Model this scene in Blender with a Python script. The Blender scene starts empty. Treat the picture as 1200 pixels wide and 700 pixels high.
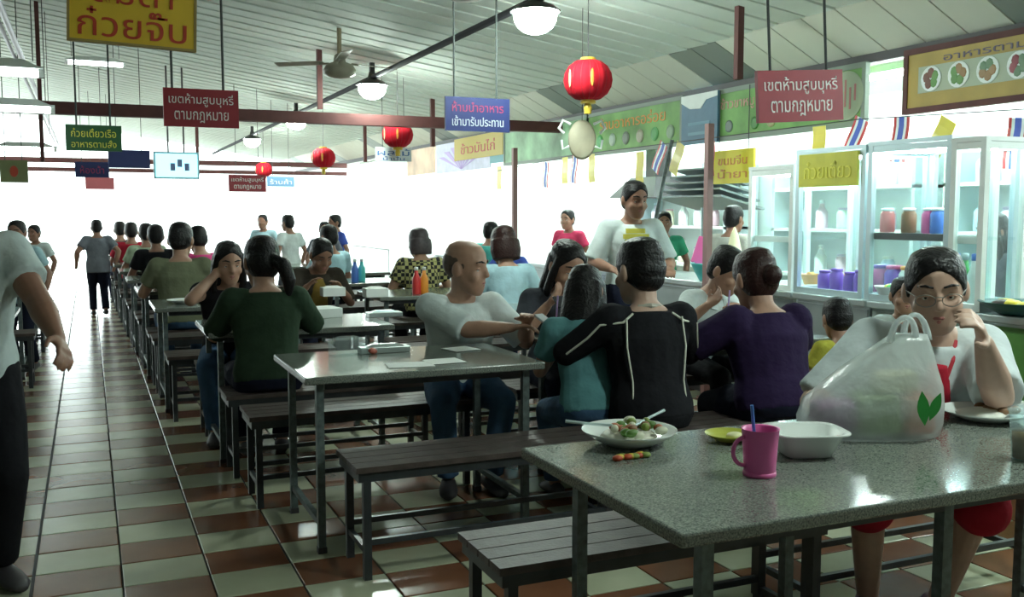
import bpy, bmesh, math, random
import numpy as np
from mathutils import Vector, Matrix, Euler, noise
random.seed(7)
V = Vector
SC = bpy.context.scene
COL = SC.collection

# ------------------------------------------------------------------ camera, sky, exposure
F_PX = 1138.9; YAW = math.radians(23.495); PITCH = math.radians(5.018); CAM_H = 1.40
FWD = V((math.sin(YAW)*math.cos(PITCH), math.cos(YAW)*math.cos(PITCH), -math.sin(PITCH)))
RGT = V((math.cos(YAW), -math.sin(YAW), 0)); UPV = RGT.cross(FWD)
EYE = V((0, 0, CAM_H))
cam_d = bpy.data.cameras.new('camera'); cam = bpy.data.objects.new('camera', cam_d); COL.objects.link(cam)
cam_d.sensor_width = 36; cam_d.lens = F_PX/1200*36; cam_d.clip_end = 300; cam_d.clip_start = .05
cam.matrix_world = Matrix(((RGT.x, UPV.x, -FWD.x, EYE.x), (RGT.y, UPV.y, -FWD.y, EYE.y), (RGT.z, UPV.z, -FWD.z, EYE.z), (0, 0, 0, 1)))
SC.camera = cam
SC.view_settings.view_transform = 'Standard'; SC.view_settings.look = 'None'; SC.view_settings.gamma = 1
SC.view_settings.use_curve_mapping = False
SC.view_settings.exposure = 1.0
world = bpy.data.worlds.new('overcast_sky'); SC.world = world; world.use_nodes = True
bg = world.node_tree.nodes['Background']; bg.inputs[0].default_value = (.86, 1.0, .98, 1); bg.inputs[1].default_value = 2.6
SC.cycles.use_denoising = True
SC.cycles.max_bounces = 7; SC.cycles.diffuse_bounces = 4; SC.cycles.transparent_max_bounces = 12
SC.cycles.sample_clamp_indirect = 6
LAMP_E = 80.0      # dome lamps
TUBE_E = 125.0      # fluorescent tubes in the stalls

def ray(px, py): return RGT*((px-600)/F_PX) + UPV*((350-py)/F_PX) + FWD
def pz(px, py, z): d = ray(px, py); return EYE + d*((z-CAM_H)/d.z)      # where a sight line meets a height
def pxx(px, py, x): d = ray(px, py); return EYE + d*(x/d.x)
def pyy(px, py, y): d = ray(px, py); return EYE + d*(y/d.y)
def pd(px, py, dist): return EYE + ray(px, py)*dist

# ------------------------------------------------------------------ materials
MATS = {}
def mat(name, col, rough=.6, metal=0, var=0, vscale=8, bump=0, bscale=60, emit=0, spec=.5, trans=0, sheen=0, coat=0):
    if name in MATS: return MATS[name]
    m = bpy.data.materials.new(name); m.use_nodes = True; nt = m.node_tree; b = nt.nodes['Principled BSDF']
    c = (*col, 1); b.inputs['Base Color'].default_value = c; b.inputs['Roughness'].default_value = rough
    b.inputs['Metallic'].default_value = metal; b.inputs['Specular IOR Level'].default_value = spec
    if coat: b.inputs['Coat Weight'].default_value = coat; b.inputs['Coat Roughness'].default_value = .08
    if sheen: b.inputs['Sheen Weight'].default_value = sheen
    if trans: b.inputs['Transmission Weight'].default_value = trans
    tc = nt.nodes.new('ShaderNodeTexCoord')
    if var:
        n = nt.nodes.new('ShaderNodeTexNoise'); n.inputs['Scale'].default_value = vscale; n.inputs['Detail'].default_value = 4
        nt.links.new(tc.outputs['Object'], n.inputs['Vector'])
        r = nt.nodes.new('ShaderNodeValToRGB')
        r.color_ramp.elements[0].position = .3; r.color_ramp.elements[1].position = .7
        r.color_ramp.elements[0].color = tuple(max(0, x*(1-var)) for x in col) + (1,)
        r.color_ramp.elements[1].color = tuple(min(1, x*(1+var)) for x in col) + (1,)
        nt.links.new(n.outputs['Fac'], r.inputs['Fac']); nt.links.new(r.outputs['Color'], b.inputs['Base Color'])
    if bump:
        n = nt.nodes.new('ShaderNodeTexNoise'); n.inputs['Scale'].default_value = bscale; n.inputs['Detail'].default_value = 3
        nt.links.new(tc.outputs['Object'], n.inputs['Vector'])
        bp = nt.nodes.new('ShaderNodeBump'); bp.inputs['Strength'].default_value = bump; bp.inputs['Distance'].default_value = .02
        nt.links.new(n.outputs['Fac'], bp.inputs['Height']); nt.links.new(bp.outputs['Normal'], b.inputs['Normal'])
    if emit:
        b.inputs['Emission Color'].default_value = c; b.inputs['Emission Strength'].default_value = emit
    MATS[name] = m; return m
def cloth(name, col, var=.12): return mat('cloth_'+name, col, .9, var=var, vscale=9, bump=.55, bscale=11, spec=.15)
def plain(name, col, rough=.45): return mat('plain_'+name, col, rough, var=.06, vscale=6)

def granite():
    m = mat('granite', (.3, .33, .3), .12, spec=.6); nt = m.node_tree; b = nt.nodes['Principled BSDF']
    tc = nt.nodes.new('ShaderNodeTexCoord')
    v = nt.nodes.new('ShaderNodeTexVoronoi'); v.inputs['Scale'].default_value = 320
    n = nt.nodes.new('ShaderNodeTexNoise'); n.inputs['Scale'].default_value = 210; n.inputs['Detail'].default_value = 5
    nt.links.new(tc.outputs['Object'], v.inputs['Vector']); nt.links.new(tc.outputs['Object'], n.inputs['Vector'])
    r = nt.nodes.new('ShaderNodeValToRGB'); e = r.color_ramp.elements
    e[0].position = .34; e[0].color = (.09, .11, .10, 1); e[1].position = .62; e[1].color = (.30, .32, .28, 1)
    r2 = nt.nodes.new('ShaderNodeValToRGB'); r2.color_ramp.elements[0].color = (.5, .5, .5, 1)
    nt.links.new(v.outputs['Color'], r2.inputs['Fac'])
    mx = nt.nodes.new('ShaderNodeMix'); mx.data_type = 'RGBA'; mx.blend_type = 'MULTIPLY'; mx.inputs[0].default_value = .6
    nt.links.new(n.outputs['Fac'], r.inputs['Fac']); nt.links.new(r.outputs['Color'], mx.inputs[6]); nt.links.new(r2.outputs['Color'], mx.inputs[7])
    nt.links.new(mx.outputs[2], b.inputs['Base Color'])
    return m
M_GRAN = granite()
def glassy(name, tint, alpha):
    m = bpy.data.materials.new(name); m.use_nodes = True; nt = m.node_tree; nt.nodes.remove(nt.nodes['Principled BSDF'])
    o = nt.nodes['Material Output']; t = nt.nodes.new('ShaderNodeBsdfTransparent'); t.inputs[0].default_value = (*tint, 1)
    g = nt.nodes.new('ShaderNodeBsdfPrincipled'); g.inputs['Base Color'].default_value = (*tint, 1); g.inputs['Roughness'].default_value = .1
    mx = nt.nodes.new('ShaderNodeMixShader'); mx.inputs[0].default_value = alpha
    nt.links.new(t.outputs[0], mx.inputs[1]); nt.links.new(g.outputs[0], mx.inputs[2]); nt.links.new(mx.outputs[0], o.inputs[0])
    return m
M_GLASS = glassy('clear_glass', (.95, .99, .99), .035)
M_CUPCLEAR = glassy('clear_plastic', (.9, .95, .95), .16)
def bagmat():
    m = bpy.data.materials.new('thin_plastic'); m.use_nodes = True; nt = m.node_tree; p = nt.nodes['Principled BSDF']
    p.inputs['Base Color'].default_value = (.68, .75, .76, 1); p.inputs['Roughness'].default_value = .22
    tc = nt.nodes.new('ShaderNodeTexCoord'); n = nt.nodes.new('ShaderNodeTexNoise'); n.inputs['Scale'].default_value = 11; n.inputs['Detail'].default_value = 3; n.inputs['Distortion'].default_value = .3
    bp = nt.nodes.new('ShaderNodeBump'); bp.inputs['Strength'].default_value = .5; bp.inputs['Distance'].default_value = .03
    nt.links.new(tc.outputs['Object'], n.inputs['Vector']); nt.links.new(n.outputs['Fac'], bp.inputs['Height']); nt.links.new(bp.outputs['Normal'], p.inputs['Normal'])
    t = nt.nodes.new('ShaderNodeBsdfTransparent'); tl = nt.nodes.new('ShaderNodeBsdfTranslucent'); tl.inputs[0].default_value = (.8, .86, .86, 1)
    m1 = nt.nodes.new('ShaderNodeMixShader'); m1.inputs[0].default_value = .35; m2 = nt.nodes.new('ShaderNodeMixShader'); m2.inputs[0].default_value = .45
    nt.links.new(p.outputs[0], m1.inputs[1]); nt.links.new(tl.outputs[0], m1.inputs[2])
    nt.links.new(m1.outputs[0], m2.inputs[1]); nt.links.new(t.outputs[0], m2.inputs[2]); nt.links.new(m2.outputs[0], nt.nodes['Material Output'].inputs[0])
    return m
M_BAG = bagmat()
def checked(name, c1, c2, scale):
    m = mat(name, c1, .9); nt = m.node_tree; b = nt.nodes['Principled BSDF']; tc = nt.nodes.new('ShaderNodeTexCoord')
    c = nt.nodes.new('ShaderNodeTexChecker'); c.inputs['Scale'].default_value = scale
    c.inputs['Color1'].default_value = (*c1, 1); c.inputs['Color2'].default_value = (*c2, 1)
    nt.links.new(tc.outputs['Object'], c.inputs['Vector']); nt.links.new(c.outputs['Color'], b.inputs['Base Color']); return m

M_STEEL = mat('painted_steel', (.035, .04, .045), .35, var=.2, vscale=20)
M_STEELG = mat('grey_painted_steel', (.11, .14, .14), .4, var=.35, vscale=40)
M_WOOD = mat('dark_slat_wood', (.075, .055, .05), .48, var=.3, vscale=14, bump=.1, bscale=80)
M_RED = mat('oxide_red_steel', (.10, .03, .028), .7, var=.15)
M_DARK = mat('dark_metal', (.05, .045, .05), .5)
M_WHITE = mat('white_paint', (.82, .86, .84), .5, var=.04)
M_STAIN = mat('brushed_stainless', (.55, .6, .6), .3, .7, var=.08, vscale=3)
M_ALU = mat('aluminium', (.6, .72, .75), .35, .6)
M_SKIN = mat('skin', (.42, .235, .165), .5, var=.08, vscale=25)
M_SKIN2 = mat('tan_skin', (.30, .15, .10), .5, var=.08, vscale=25)
M_SKIN3 = mat('pale_skin', (.56, .36, .28), .48, var=.07, vscale=25)
M_HAIR = mat('black_hair', (.008, .007, .008), .42, var=.3, vscale=60, bump=.35, bscale=70, spec=.3)
M_HAIRR = mat('brown_hair', (.03, .011, .010), .42, var=.3, vscale=60, bump=.35, bscale=70, spec=.3)
M_EYEW = mat('eye_white', (.75, .73, .7), .25); M_IRIS = mat('iris', (.02, .012, .01), .2); M_LIP = mat('lips', (.36, .13, .12), .45)
M_PORC = mat('porcelain', (.82, .86, .84), .15, spec=.6)
M_PAPER = mat('paper', (.85, .87, .85), .8)

# ------------------------------------------------------------------ mesh helpers
class B:
    def __init__(s): s.v = []; s.f = []
    def add(s, vs, fs):
        o = len(s.v); s.v += [tuple(x) for x in vs]; s.f += [tuple(i+o for i in f) for f in fs]; return s
    def box(s, c, d, rot=None, taper=1):
        x, y, z = (k/2 for k in d); c = V(c)
        p = [V((a*x*(taper if e > 0 else 1), b*y*(taper if e > 0 else 1), e*z)) for e in (-1, 1) for b in (-1, 1) for a in (-1, 1)]
        if rot is not None: p = [rot @ q for q in p]
        return s.add([c+q for q in p], [(0, 2, 3, 1), (4, 5, 7, 6), (0, 1, 5, 4), (2, 6, 7, 3), (0, 4, 6, 2), (1, 3, 7, 5)])
    def span(s, a, b): return s.box([(a[i]+b[i])/2 for i in range(3)], [abs(b[i]-a[i]) for i in range(3)])
    def loft(s, rings, n=14):
        vs = []; fs = []
        for c, u, w in rings:
            c = V(c); u = V(u); w = V(w)
            vs += [c + u*math.cos(2*math.pi*k/n) + w*math.sin(2*math.pi*k/n) for k in range(n)]
        for i in range(len(rings)-1):
            for k in range(n):
                a = i*n+k; b = i*n+(k+1) % n; fs.append((a, b, b+n, a+n))
        fs.append(tuple(reversed(range(n)))); fs.append(tuple(range((len(rings)-1)*n, len(rings)*n)))
        return s.add(vs, fs)
    def tube(s, a, b, r, r2=None, n=10):
        a = V(a); b = V(b); d = (b-a).normalized(); u = d.orthogonal().normalized(); w = d.cross(u); r2 = r if r2 is None else r2
        return s.loft([(a, u*r, w*r), (b, u*r2, w*r2)], n)
    def path(s, pts, r, n=8):
        pts = [V(p) for p in pts]; rings = []
        u = None
        for i, p in enumerate(pts):
            d = (pts[min(i+1, len(pts)-1)]-pts[max(i-1, 0)]).normalized()
            u = d.orthogonal().normalized() if u is None else (u - d*u.dot(d)).normalized()
            rr = r[i] if isinstance(r, (list, tuple)) else r
            rings.append((p, u*rr, d.cross(u)*rr))
        return s.loft(rings, n)
    def lathe(s, prof, c=(0, 0, 0), n=24):
        c = V(c); vs = []; fs = []
        for r, z in prof: vs += [c+V((r*math.cos(2*math.pi*k/n), r*math.sin(2*math.pi*k/n), z)) for k in range(n)]
        for i in range(len(prof)-1):
            for k in range(n):
                a = i*n+k; b = i*n+(k+1) % n; fs.append((a, b, b+n, a+n))
        fs.append(tuple(reversed(range(n)))); fs.append(tuple(range((len(prof)-1)*n, len(prof)*n)))
        return s.add(vs, fs)
    def ball(s, c, r, n=14, m=9, R=None):
        c = V(c); r = (r, r, r) if not isinstance(r, (tuple, list)) else r
        vs = []; fs = []
        for i in range(m+1):
            t = math.pi*(.02+.96*i/m)
            for k in range(n):
                p = V((r[0]*math.sin(t)*math.cos(2*math.pi*k/n), r[1]*math.sin(t)*math.sin(2*math.pi*k/n), -r[2]*math.cos(t)))
                vs.append(c + (R @ p if R is not None else p))
        for i in range(m):
            for k in range(n):
                a = i*n+k; b = i*n+(k+1) % n; fs.append((a, b, b+n, a+n))
        fs.append(tuple(reversed(range(n)))); fs.append(tuple(range(m*n, m*n+n)))
        return s.add(vs, fs)
    def limb(s, pts, rad, n=12):
        pts = [V(p) for p in pts]
        for i, p in enumerate(pts): s.ball(p, rad[i], n, 7)
        for i in range(len(pts)-1):
            if (pts[i+1]-pts[i]).length > 1e-4: s.tube(pts[i], pts[i+1], rad[i]*.995, rad[i+1]*.995, n)
        return s
    def plate(s, pts, thick, nrm):
        nrm = V(nrm).normalized()*thick/2; pts = [V(p) for p in pts]; n = len(pts)
        vs = [p+nrm for p in pts]+[p-nrm for p in pts]
        fs = [tuple(range(n)), tuple(reversed(range(n, 2*n)))]+[(k, k+n, (k+1) % n+n, (k+1) % n) for k in range(n)]
        return s.add(vs, fs)
    def mesh(s, name, smooth=False):
        me = bpy.data.meshes.new(name); me.from_pydata(s.v, [], s.f); 
        bm = bmesh.new(); bm.from_mesh(me); bmesh.ops.recalc_face_normals(bm, faces=bm.faces); bm.to_mesh(me); bm.free()
        if smooth: me.shade_smooth() if hasattr(me, 'shade_smooth') else None
        return me

def obj(name, b, m, parent=None, smooth=False, bevel=0, loc=None):
    me = b if isinstance(b, bpy.types.Mesh) else b.mesh(name, smooth)
    o = bpy.data.objects.new(name, me); COL.objects.link(o)
    if not me.materials: me.materials.append(m)
    if parent: o.parent = parent
    if loc is not None: o.location = loc
    if bevel:
        md = o.modifiers.new('bevel', 'BEVEL'); md.width = bevel; md.segments = 2; md.limit_method = 'ANGLE'
    return o
def tag(o, label, cat=None, group=None, kind=None):
    if label: o['label'] = label
    if cat: o['category'] = cat
    if group: o['group'] = group
    if kind: o['kind'] = kind
    return o
def thing(name, label, cat, loc=(0, 0, 0), rz=0, group=None):
    o = bpy.data.objects.new(name, None); COL.objects.link(o); o.empty_display_size = .1
    o.location = loc; o.rotation_euler = (0, 0, rz); return tag(o, label, cat, group)
def struct(name, b, m, parent=None, smooth=False, label=None):
    o = obj(name, b, m, parent, smooth)
    if not parent: o['kind'] = 'structure'
    if label: o['label'] = label
    return o
def copy_tree(o, parent=None):
    c = o.copy(); COL.objects.link(c); c.parent = parent
    for ch in o.children: copy_tree(ch, c)
    return c
def lettering(txt, width, height, m, parent, M, name='lettering', stretch=True):
    cu = bpy.data.curves.new('txt', 'FONT'); cu.body = txt; cu.align_x = 'CENTER'; cu.extrude = .002; cu.resolution_u = 3; cu.space_line = .95
    o = bpy.data.objects.new('txt', cu); COL.objects.link(o)
    bpy.context.view_layer.update()
    me = bpy.data.meshes.new_from_object(o.evaluated_get(bpy.context.evaluated_depsgraph_get()))
    bpy.data.objects.remove(o)
    co = np.empty(len(me.vertices)*3); me.vertices.foreach_get('co', co); co = co.reshape(-1, 3)
    lo, hi = co.min(0), co.max(0); sz = hi-lo
    sx = width/sz[0]; sy = height/sz[1]
    if not stretch: sx = sy = min(sx, sy)
    co[:, 0] = (co[:, 0]-(lo[0]+hi[0])/2)*sx; co[:, 1] = (co[:, 1]-(lo[1]+hi[1])/2)*sy
    me.vertices.foreach_set('co', co.ravel()); me.transform(M); me.materials.clear()
    return obj(name, me, m, parent)
ORD = ['nearest', 'second', 'third', 'fourth', 'fifth', 'sixth', 'seventh', 'eighth', 'ninth', 'tenth', 'eleventh', 'twelfth']

# ------------------------------------------------------------------ the hall
X_LEFT, X_RIGHT, Y_BACK, Y_END = -4.5, 7.0, -3.0, 27.0
X_TOP, Z_TOP, X_LOW, Z_LOW, SLOPE = 4.77, 2.80, 5.28, 2.54, .15
def ceil_z(x): return Z_TOP + SLOPE*(X_TOP-x)
M_GROUT = mat('grout', (.05, .05, .045), .95, spec=.05)
floor = struct('floor', B().span((X_LEFT, Y_BACK, -.12), (X_RIGHT, Y_END, -.006)), M_GROUT)
TX, TY, TX0 = .3138, .2573, -.241
TY0 = pz(142, 661.4, 0).y
M_TL = mat('cream_tile', (.44, .45, .32), .2, var=.1, vscale=3, spec=.4)
M_TB = mat('brown_tile', (.19, .075, .038), .22, var=.16, vscale=4, spec=.4)
def tile_b(b, cx, cy):
    g = .0035; c = .003; w, d = TX/2-g, TY/2-g
    p = [(cx+a*w, cy+e*d, -.006) for a, e in ((-1, -1), (1, -1), (1, 1), (-1, 1))] + [(cx+a*w, cy+e*d, -.0015) for a, e in ((-1, -1), (1, -1), (1, 1), (-1, 1))] \
      + [(cx+a*(w-c), cy+e*(d-c), 0) for a, e in ((-1, -1), (1, -1), (1, 1), (-1, 1))]
    return b.add(p, [(8, 9, 10, 11)]+[(k, (k+1) % 4, (k+1) % 4+4, k+4) for k in range(4)]+[(k+4, (k+1) % 4+4, (k+1) % 4+8, k+8) for k in range(4)])
tile_mesh = [tile_b(B(), 0, 0).mesh('floor_tile') for _ in range(2)]
tile_mesh[0].materials.append(M_TL); tile_mesh[1].materials.append(M_TB)
cand = []; bulk = [B(), B()]
for i in range(-14, 24):
    for j in range(-22, 92):
        cx = TX0+(i+.5)*TX; cy = TY0+(j+.5)*TY
        if not (X_LEFT+.1 < cx < X_RIGHT-.1 and Y_BACK+.1 < cy < Y_END-.1): continue
        kind = (i+j) % 2                                   # checkerboard
        d = V((cx, cy, 0))-EYE; z = d.dot(FWD)
        seen = z > .5 and abs(d.dot(RGT)/z*F_PX) < 640 and abs(d.dot(UPV)/z*F_PX) < 390
        hidden = cx > 3.3 
        cand.append((0 if seen and not hidden else 1, z, cx, cy, kind))
cand.sort()
for n, (s, z, cx, cy, kind) in enumerate(cand):
    if n < 298:
        o = bpy.data.objects.new('floor_tile', tile_mesh[kind]); COL.objects.link(o); o.parent = floor; o.location = (cx, cy, random.uniform(-.0006, .0006))
    else: tile_b(bulk[kind], cx, cy)
for k, m, l in ((0, M_TL, 'rest of the cream floor tiles'), (1, M_TB, 'rest of the brown floor tiles')):
    o = obj('floor_tiles', bulk[k], m, floor); o['kind'] = 'stuff'; o['label'] = l
struct('trim_1', B().span((TX0-.006, 1.0, -.004), (TX0+.006, Y_END-.2, .0025)), mat('joint_rubber', (.012, .012, .012), .6), label='dark expansion joint line running along the aisle floor')
M_GROUND = mat('outdoor_concrete', (.72, .74, .72), .7, var=.05)
struct('ground', B().span((-40, Y_END, -.3), (50, 110, -.02)), M_GROUND, label='bright concrete yard outside the far end')
M_WALL = mat('pale_wall', (.62, .66, .63), .7, var=.05, vscale=2)
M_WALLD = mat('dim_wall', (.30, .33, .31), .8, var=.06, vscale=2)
struct('wall_left', B().span((X_LEFT-.12, Y_BACK, -.1), (X_LEFT, 16, 4.35)), M_WALLD)  # unseen wall, added to keep side skylight off the foreground
struct('wall_back', B().span((X_LEFT, Y_BACK-.12, -.1), (X_RIGHT, Y_BACK, 4.35)), M_WALLD)  # unseen wall behind the camera, added to keep the foreground dim
M_WALLW = mat('white_stall_wall', (.86, .9, .89), .45, var=.03, vscale=2)
struct('wall_right', B().span((X_RIGHT, Y_BACK, -.1), (X_RIGHT+.12, Y_END, 2.7)), M_WALLW)
# ceiling panels running across the hall, sloping up to the left
M_CEIL = mat('ceiling_panel_paint', (.64, .70, .65), .75, var=.06, vscale=1.2)
ceiling = struct('ceiling', B().add([(X_LEFT, Y_BACK, ceil_z(X_LEFT)+.05), (X_TOP, Y_BACK, Z_TOP+.05), (X_TOP, Y_END, Z_TOP+.05), (X_LEFT, Y_END, ceil_z(X_LEFT)+.05),
    (X_LEFT, Y_BACK, ceil_z(X_LEFT)+.12), (X_RIGHT, Y_BACK, Z_TOP+.12), (X_RIGHT, Y_END, Z_TOP+.12), (X_LEFT, Y_END, ceil_z(X_LEFT)+.12)],
    [(0, 1, 2, 3), (7, 6, 5, 4), (0, 4, 5, 1), (1, 5, 6, 2), (2, 6, 7, 3), (3, 7, 4, 0)]), mat('ceiling_gap', (.25, .28, .26), .8))
PW = .30
pm = B().add([(X_LEFT, 0, ceil_z(X_LEFT)), (X_TOP, 0, Z_TOP), (X_TOP, PW-.02, Z_TOP+.008), (X_LEFT, PW-.02, ceil_z(X_LEFT)+.008),
    (X_LEFT, -.01, ceil_z(X_LEFT)+.045), (X_TOP, -.01, Z_TOP+.045), (X_TOP, PW-.018, Z_TOP+.045), (X_LEFT, PW-.018, ceil_z(X_LEFT)+.045)],
    [(0, 3, 2, 1), (4, 5, 6, 7), (0, 1, 5, 4), (2, 3, 7, 6), (1, 2, 6, 5), (3, 0, 4, 7)]).mesh('ceiling_panel'); pm.materials.append(M_CEIL)
y = Y_BACK
while y < Y_END-.3:
    o = bpy.data.objects.new('ceiling_panel', pm); COL.objects.link(o); o.parent = ceiling; o.location = (0, y, random.uniform(-.002, .002)); y += PW
# slanted soffit over the stalls
M_SOF = mat('soffit_panel_paint', (.66, .66, .58), .5, var=.05, vscale=2); M_SOFG = mat('grey_translucent_panel', (.22, .25, .23), .4)
sof = struct('trim_2', B().add([(X_TOP, Y_BACK, Z_TOP+.05), (X_LOW, Y_BACK, Z_LOW+.05), (X_LOW, Y_END, Z_LOW+.05), (X_TOP, Y_END, Z_TOP+.05),
    (X_TOP, Y_BACK, Z_TOP+.1), (X_LOW, Y_BACK, Z_LOW+.1), (X_LOW, Y_END, Z_LOW+.1), (X_TOP, Y_END, Z_TOP+.1)],
    [(0, 3, 2, 1), (4, 5, 6, 7), (0, 1, 5, 4), (1, 2, 6, 5), (2, 3, 7, 6), (3, 0, 4, 7)]), MATS['ceiling_gap'], label='slanted soffit above the food stalls')
def sof_mesh(m):
    w = .35
    me = B().add([(X_TOP, 0, Z_TOP), (X_LOW, 0, Z_LOW), (X_LOW, w-.014, Z_LOW), (X_TOP, w-.014, Z_TOP), (X_TOP+.015, 0, Z_TOP+.04), (X_LOW+.015, 0, Z_LOW+.04), (X_LOW+.015, w-.014, Z_LOW+.04), (X_TOP+.015, w-.014, Z_TOP+.04)],
        [(0, 1, 2, 3), (4, 7, 6, 5), (0, 4, 5, 1), (1, 5, 6, 2), (2, 6, 7, 3), (3, 7, 4, 0)]).mesh('soffit_panel'); me.materials.append(m); return me
sm, smg = sof_mesh(M_SOF), sof_mesh(M_SOFG)
greys = [pxx(px, 250-(px-103)/3.66, X_TOP).y for px in (640, 815, 1160)]
y = Y_BACK
while y < Y_END-.3:
    g = any(abs(y+.17-gy) < .3 for gy in greys) or (y > greys[0]+2 and int(y/.35) % 10 < 2)
    o = bpy.data.objects.new('soffit_panel', smg if g else sm); COL.objects.link(o); o.parent = sof; o.location = (0, y, 0); y += .35
struct('trim_3', B().span((X_LOW-.03, Y_BACK, Z_LOW-.05), (X_LOW+.03, Y_END, Z_LOW+.02)), M_DARK, label='dark eaves beam along the stall fronts')
struct('trim_4', B().span((X_LOW+.03, Y_BACK, Z_LOW), (X_RIGHT, Y_END, Z_LOW+.05)), M_WALLW, label='white ceiling inside the stalls')
# cross beams and hangers
def beam(n, y, z, t, label): struct('trim_%d' % n, B().span((X_LEFT, y-t/2, z-t/2), (X_LOW-.03, y+t/2, z+t/2)), M_RED, label=label)
beam(5, 10.56, 2.42, .12, 'dark red cross beam under the ceiling'); beam(6, 21.2, 2.44, .10, 'far upper cross pipe'); beam(7, 21.2, 2.26, .08, 'far lower cross pipe')
def hanger(px, y0, y1, dist, label, w=.055):
    a = pd(px, y1, dist); zt = ceil_z(a.x)+.03
    o = struct('trim_%d' % hanger.n, B().span((a.x-w/2, a.y-w/2, a.z), (a.x+w/2, a.y+w/2, zt)), M_RED, label=label); hanger.n += 1
hanger.n = 8
hanger(375, 60, 128, 10.6, 'red steel hanger rising from cross beam to ceiling'); hanger(507, 118, 172, 12.8, 'red steel hanger behind the blue hanging sign')
hanger(865, 5, 93, 7.0, 'dark red hanger rod above the green banner', .05); hanger(232, 165, 205, 18, 'red steel hanger above the far screen'); hanger(428, 150, 190, 16, 'thin far hanger rod', .05)
hanger(50, 98, 190, 10.2, 'dark hanger at the left conduit', .04)

# ------------------------------------------------------------------ lights that hang in the hall
M_LAMP = mat('lit_dome', (.84, 1.0, .90), .4, emit=LAMP_E)
conduit = obj('conduit_pipe', B().tube((2.87, -2, 2.86), (2.87, 25, 2.86), .028), mat('conduit', (.022, .022, .03), .8)); tag(conduit, 'long dark conduit pipe carrying the dome lamps along the ceiling', 'pipe')
def dome_lamp(y, label):
    t = thing('dome_lamp', label, 'lamp', (2.87, y, 2.83), group='dome lamps on the conduit')
    obj('reflector', B().lathe([(.03, .10), (.05, .02), (.13, -.01), (.175, -.045), (.178, -.055), (.165, -.05), (.12, -.02), (.04, 0)]), mat('lamp_housing', (.05, .06, .055), .4), t, True)
    obj('globe', B().lathe([(.145, -.045), (.15, -.07), (.145, -.11), (.12, -.155), (.08, -.185), (.03, -.2), (.005, -.202)]), M_LAMP, t, True)
    obj('bracket', B().box((0, 0, .12), (.05, .05, .14)).tube((0, 0, .05), (0, 0, .16), .018), M_DARK, t)
    return t
for k, y in enumerate((1.4, 6.2, 10.4, 14.6, 18.8)):  # first lamp is out of view, added to light the foreground
    dome_lamp(y, ['white dome lamp over the near tables beside the camera', 'large white dome lamp at the top of the picture', 'white dome lamp above the cross beam beside the ceiling fan', 'small white dome lamp just behind the cross beam', 'tiny far white dome lamp at the end of the conduit'][k])
def ceiling_fan(loc, label, a):
    zt = ceil_z(loc[0]); t = thing('ceiling_fan', label, 'fan', loc, a, 'ceiling fans')
    mm = mat('fan_metal', (.28, .26, .2), .4)
    obj('rod', B().tube((0, 0, .05), (0, 0, zt-loc[2]+.03), .022), mat('fan_rod', (.32, .26, .16), .5), t)
    obj('motor', B().lathe([(.02, .14), (.05, .12), (.06, .06), (.13, .03), (.16, -.02), (.15, -.06), (.09, -.09), (.01, -.1)]), mm, t, True)
    for k in range(3):
        c, s = math.cos(k*2.094), math.sin(k*2.094); R = Matrix.Rotation(k*2.094, 3, 'Z') @ Matrix.Rotation(.18, 3, 'X')
        obj('blade', B().box(R @ V((.42, 0, .06)), (.5, .1, .008), R).box(R @ V((.16, 0, .05)), (.1, .03, .012), R), mm, t)
p = pd(398, 80, 9.4); ceiling_fan(p, 'tan ceiling fan hanging left of the dome lamp', .4)
p = pd(545, -18, 6.0); ceiling_fan((p.x, p.y, min(p.z, 2.86)), 'ceiling fan cut off by the top edge of the picture', 1.2)
# fluorescent battens near the left conduit
M_TUBE = mat('lit_tube', (.82, 1.0, .96), .4, emit=TUBE_E)
M_TUBEL = mat('lit_batten_tube', (.88, 1.0, .98), .4, emit=9)
o = obj('conduit_pipe', B().tube((-.47, -2, 2.72), (-.47, 24, 2.72), .022).tube((-.53, -2, 2.74), (-.53, 24, 2.74), .016), mat('white_conduit', (.38, .34, .45), .35)); tag(o, 'pale double conduit running along the left of the ceiling', 'pipe')
def batten(px, py, dist, L, label):
    p = pd(px, py, dist); t = thing('tube_lamp', label, 'lamp', p, .06, 'tube lamps on the left')
    obj('housing', B().box((0, 0, .05), (L, .12, .05), taper=.6), M_WHITE, t); obj('tube', B().tube((-L/2+.02, 0, 0), (L/2-.02, 0, 0), .02), M_TUBEL, t)
    for s in (-1, 1): obj('cap', B().box((s*(L/2-.01), 0, .01), (.03, .05, .06)), M_WHITE, t); obj('chain', B().tube((s*L*.4, 0, .07), (s*L*.4, 0, ceil_z(p.x+s*L*.4)-p.z), .003), M_DARK, t)
batten(-8, 84, 5.4, .5, 'lit tube lamp highest at the left edge'); batten(14, 128, 7.0, .55, 'lit tube lamp second down the left edge'); batten(30, 175, 10.5, .6, 'lit tube lamp lowest beside the left stall sign')
batten(112, 75, 11.0, .62, 'lit tube lamp below the yellow hanging sign')

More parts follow.
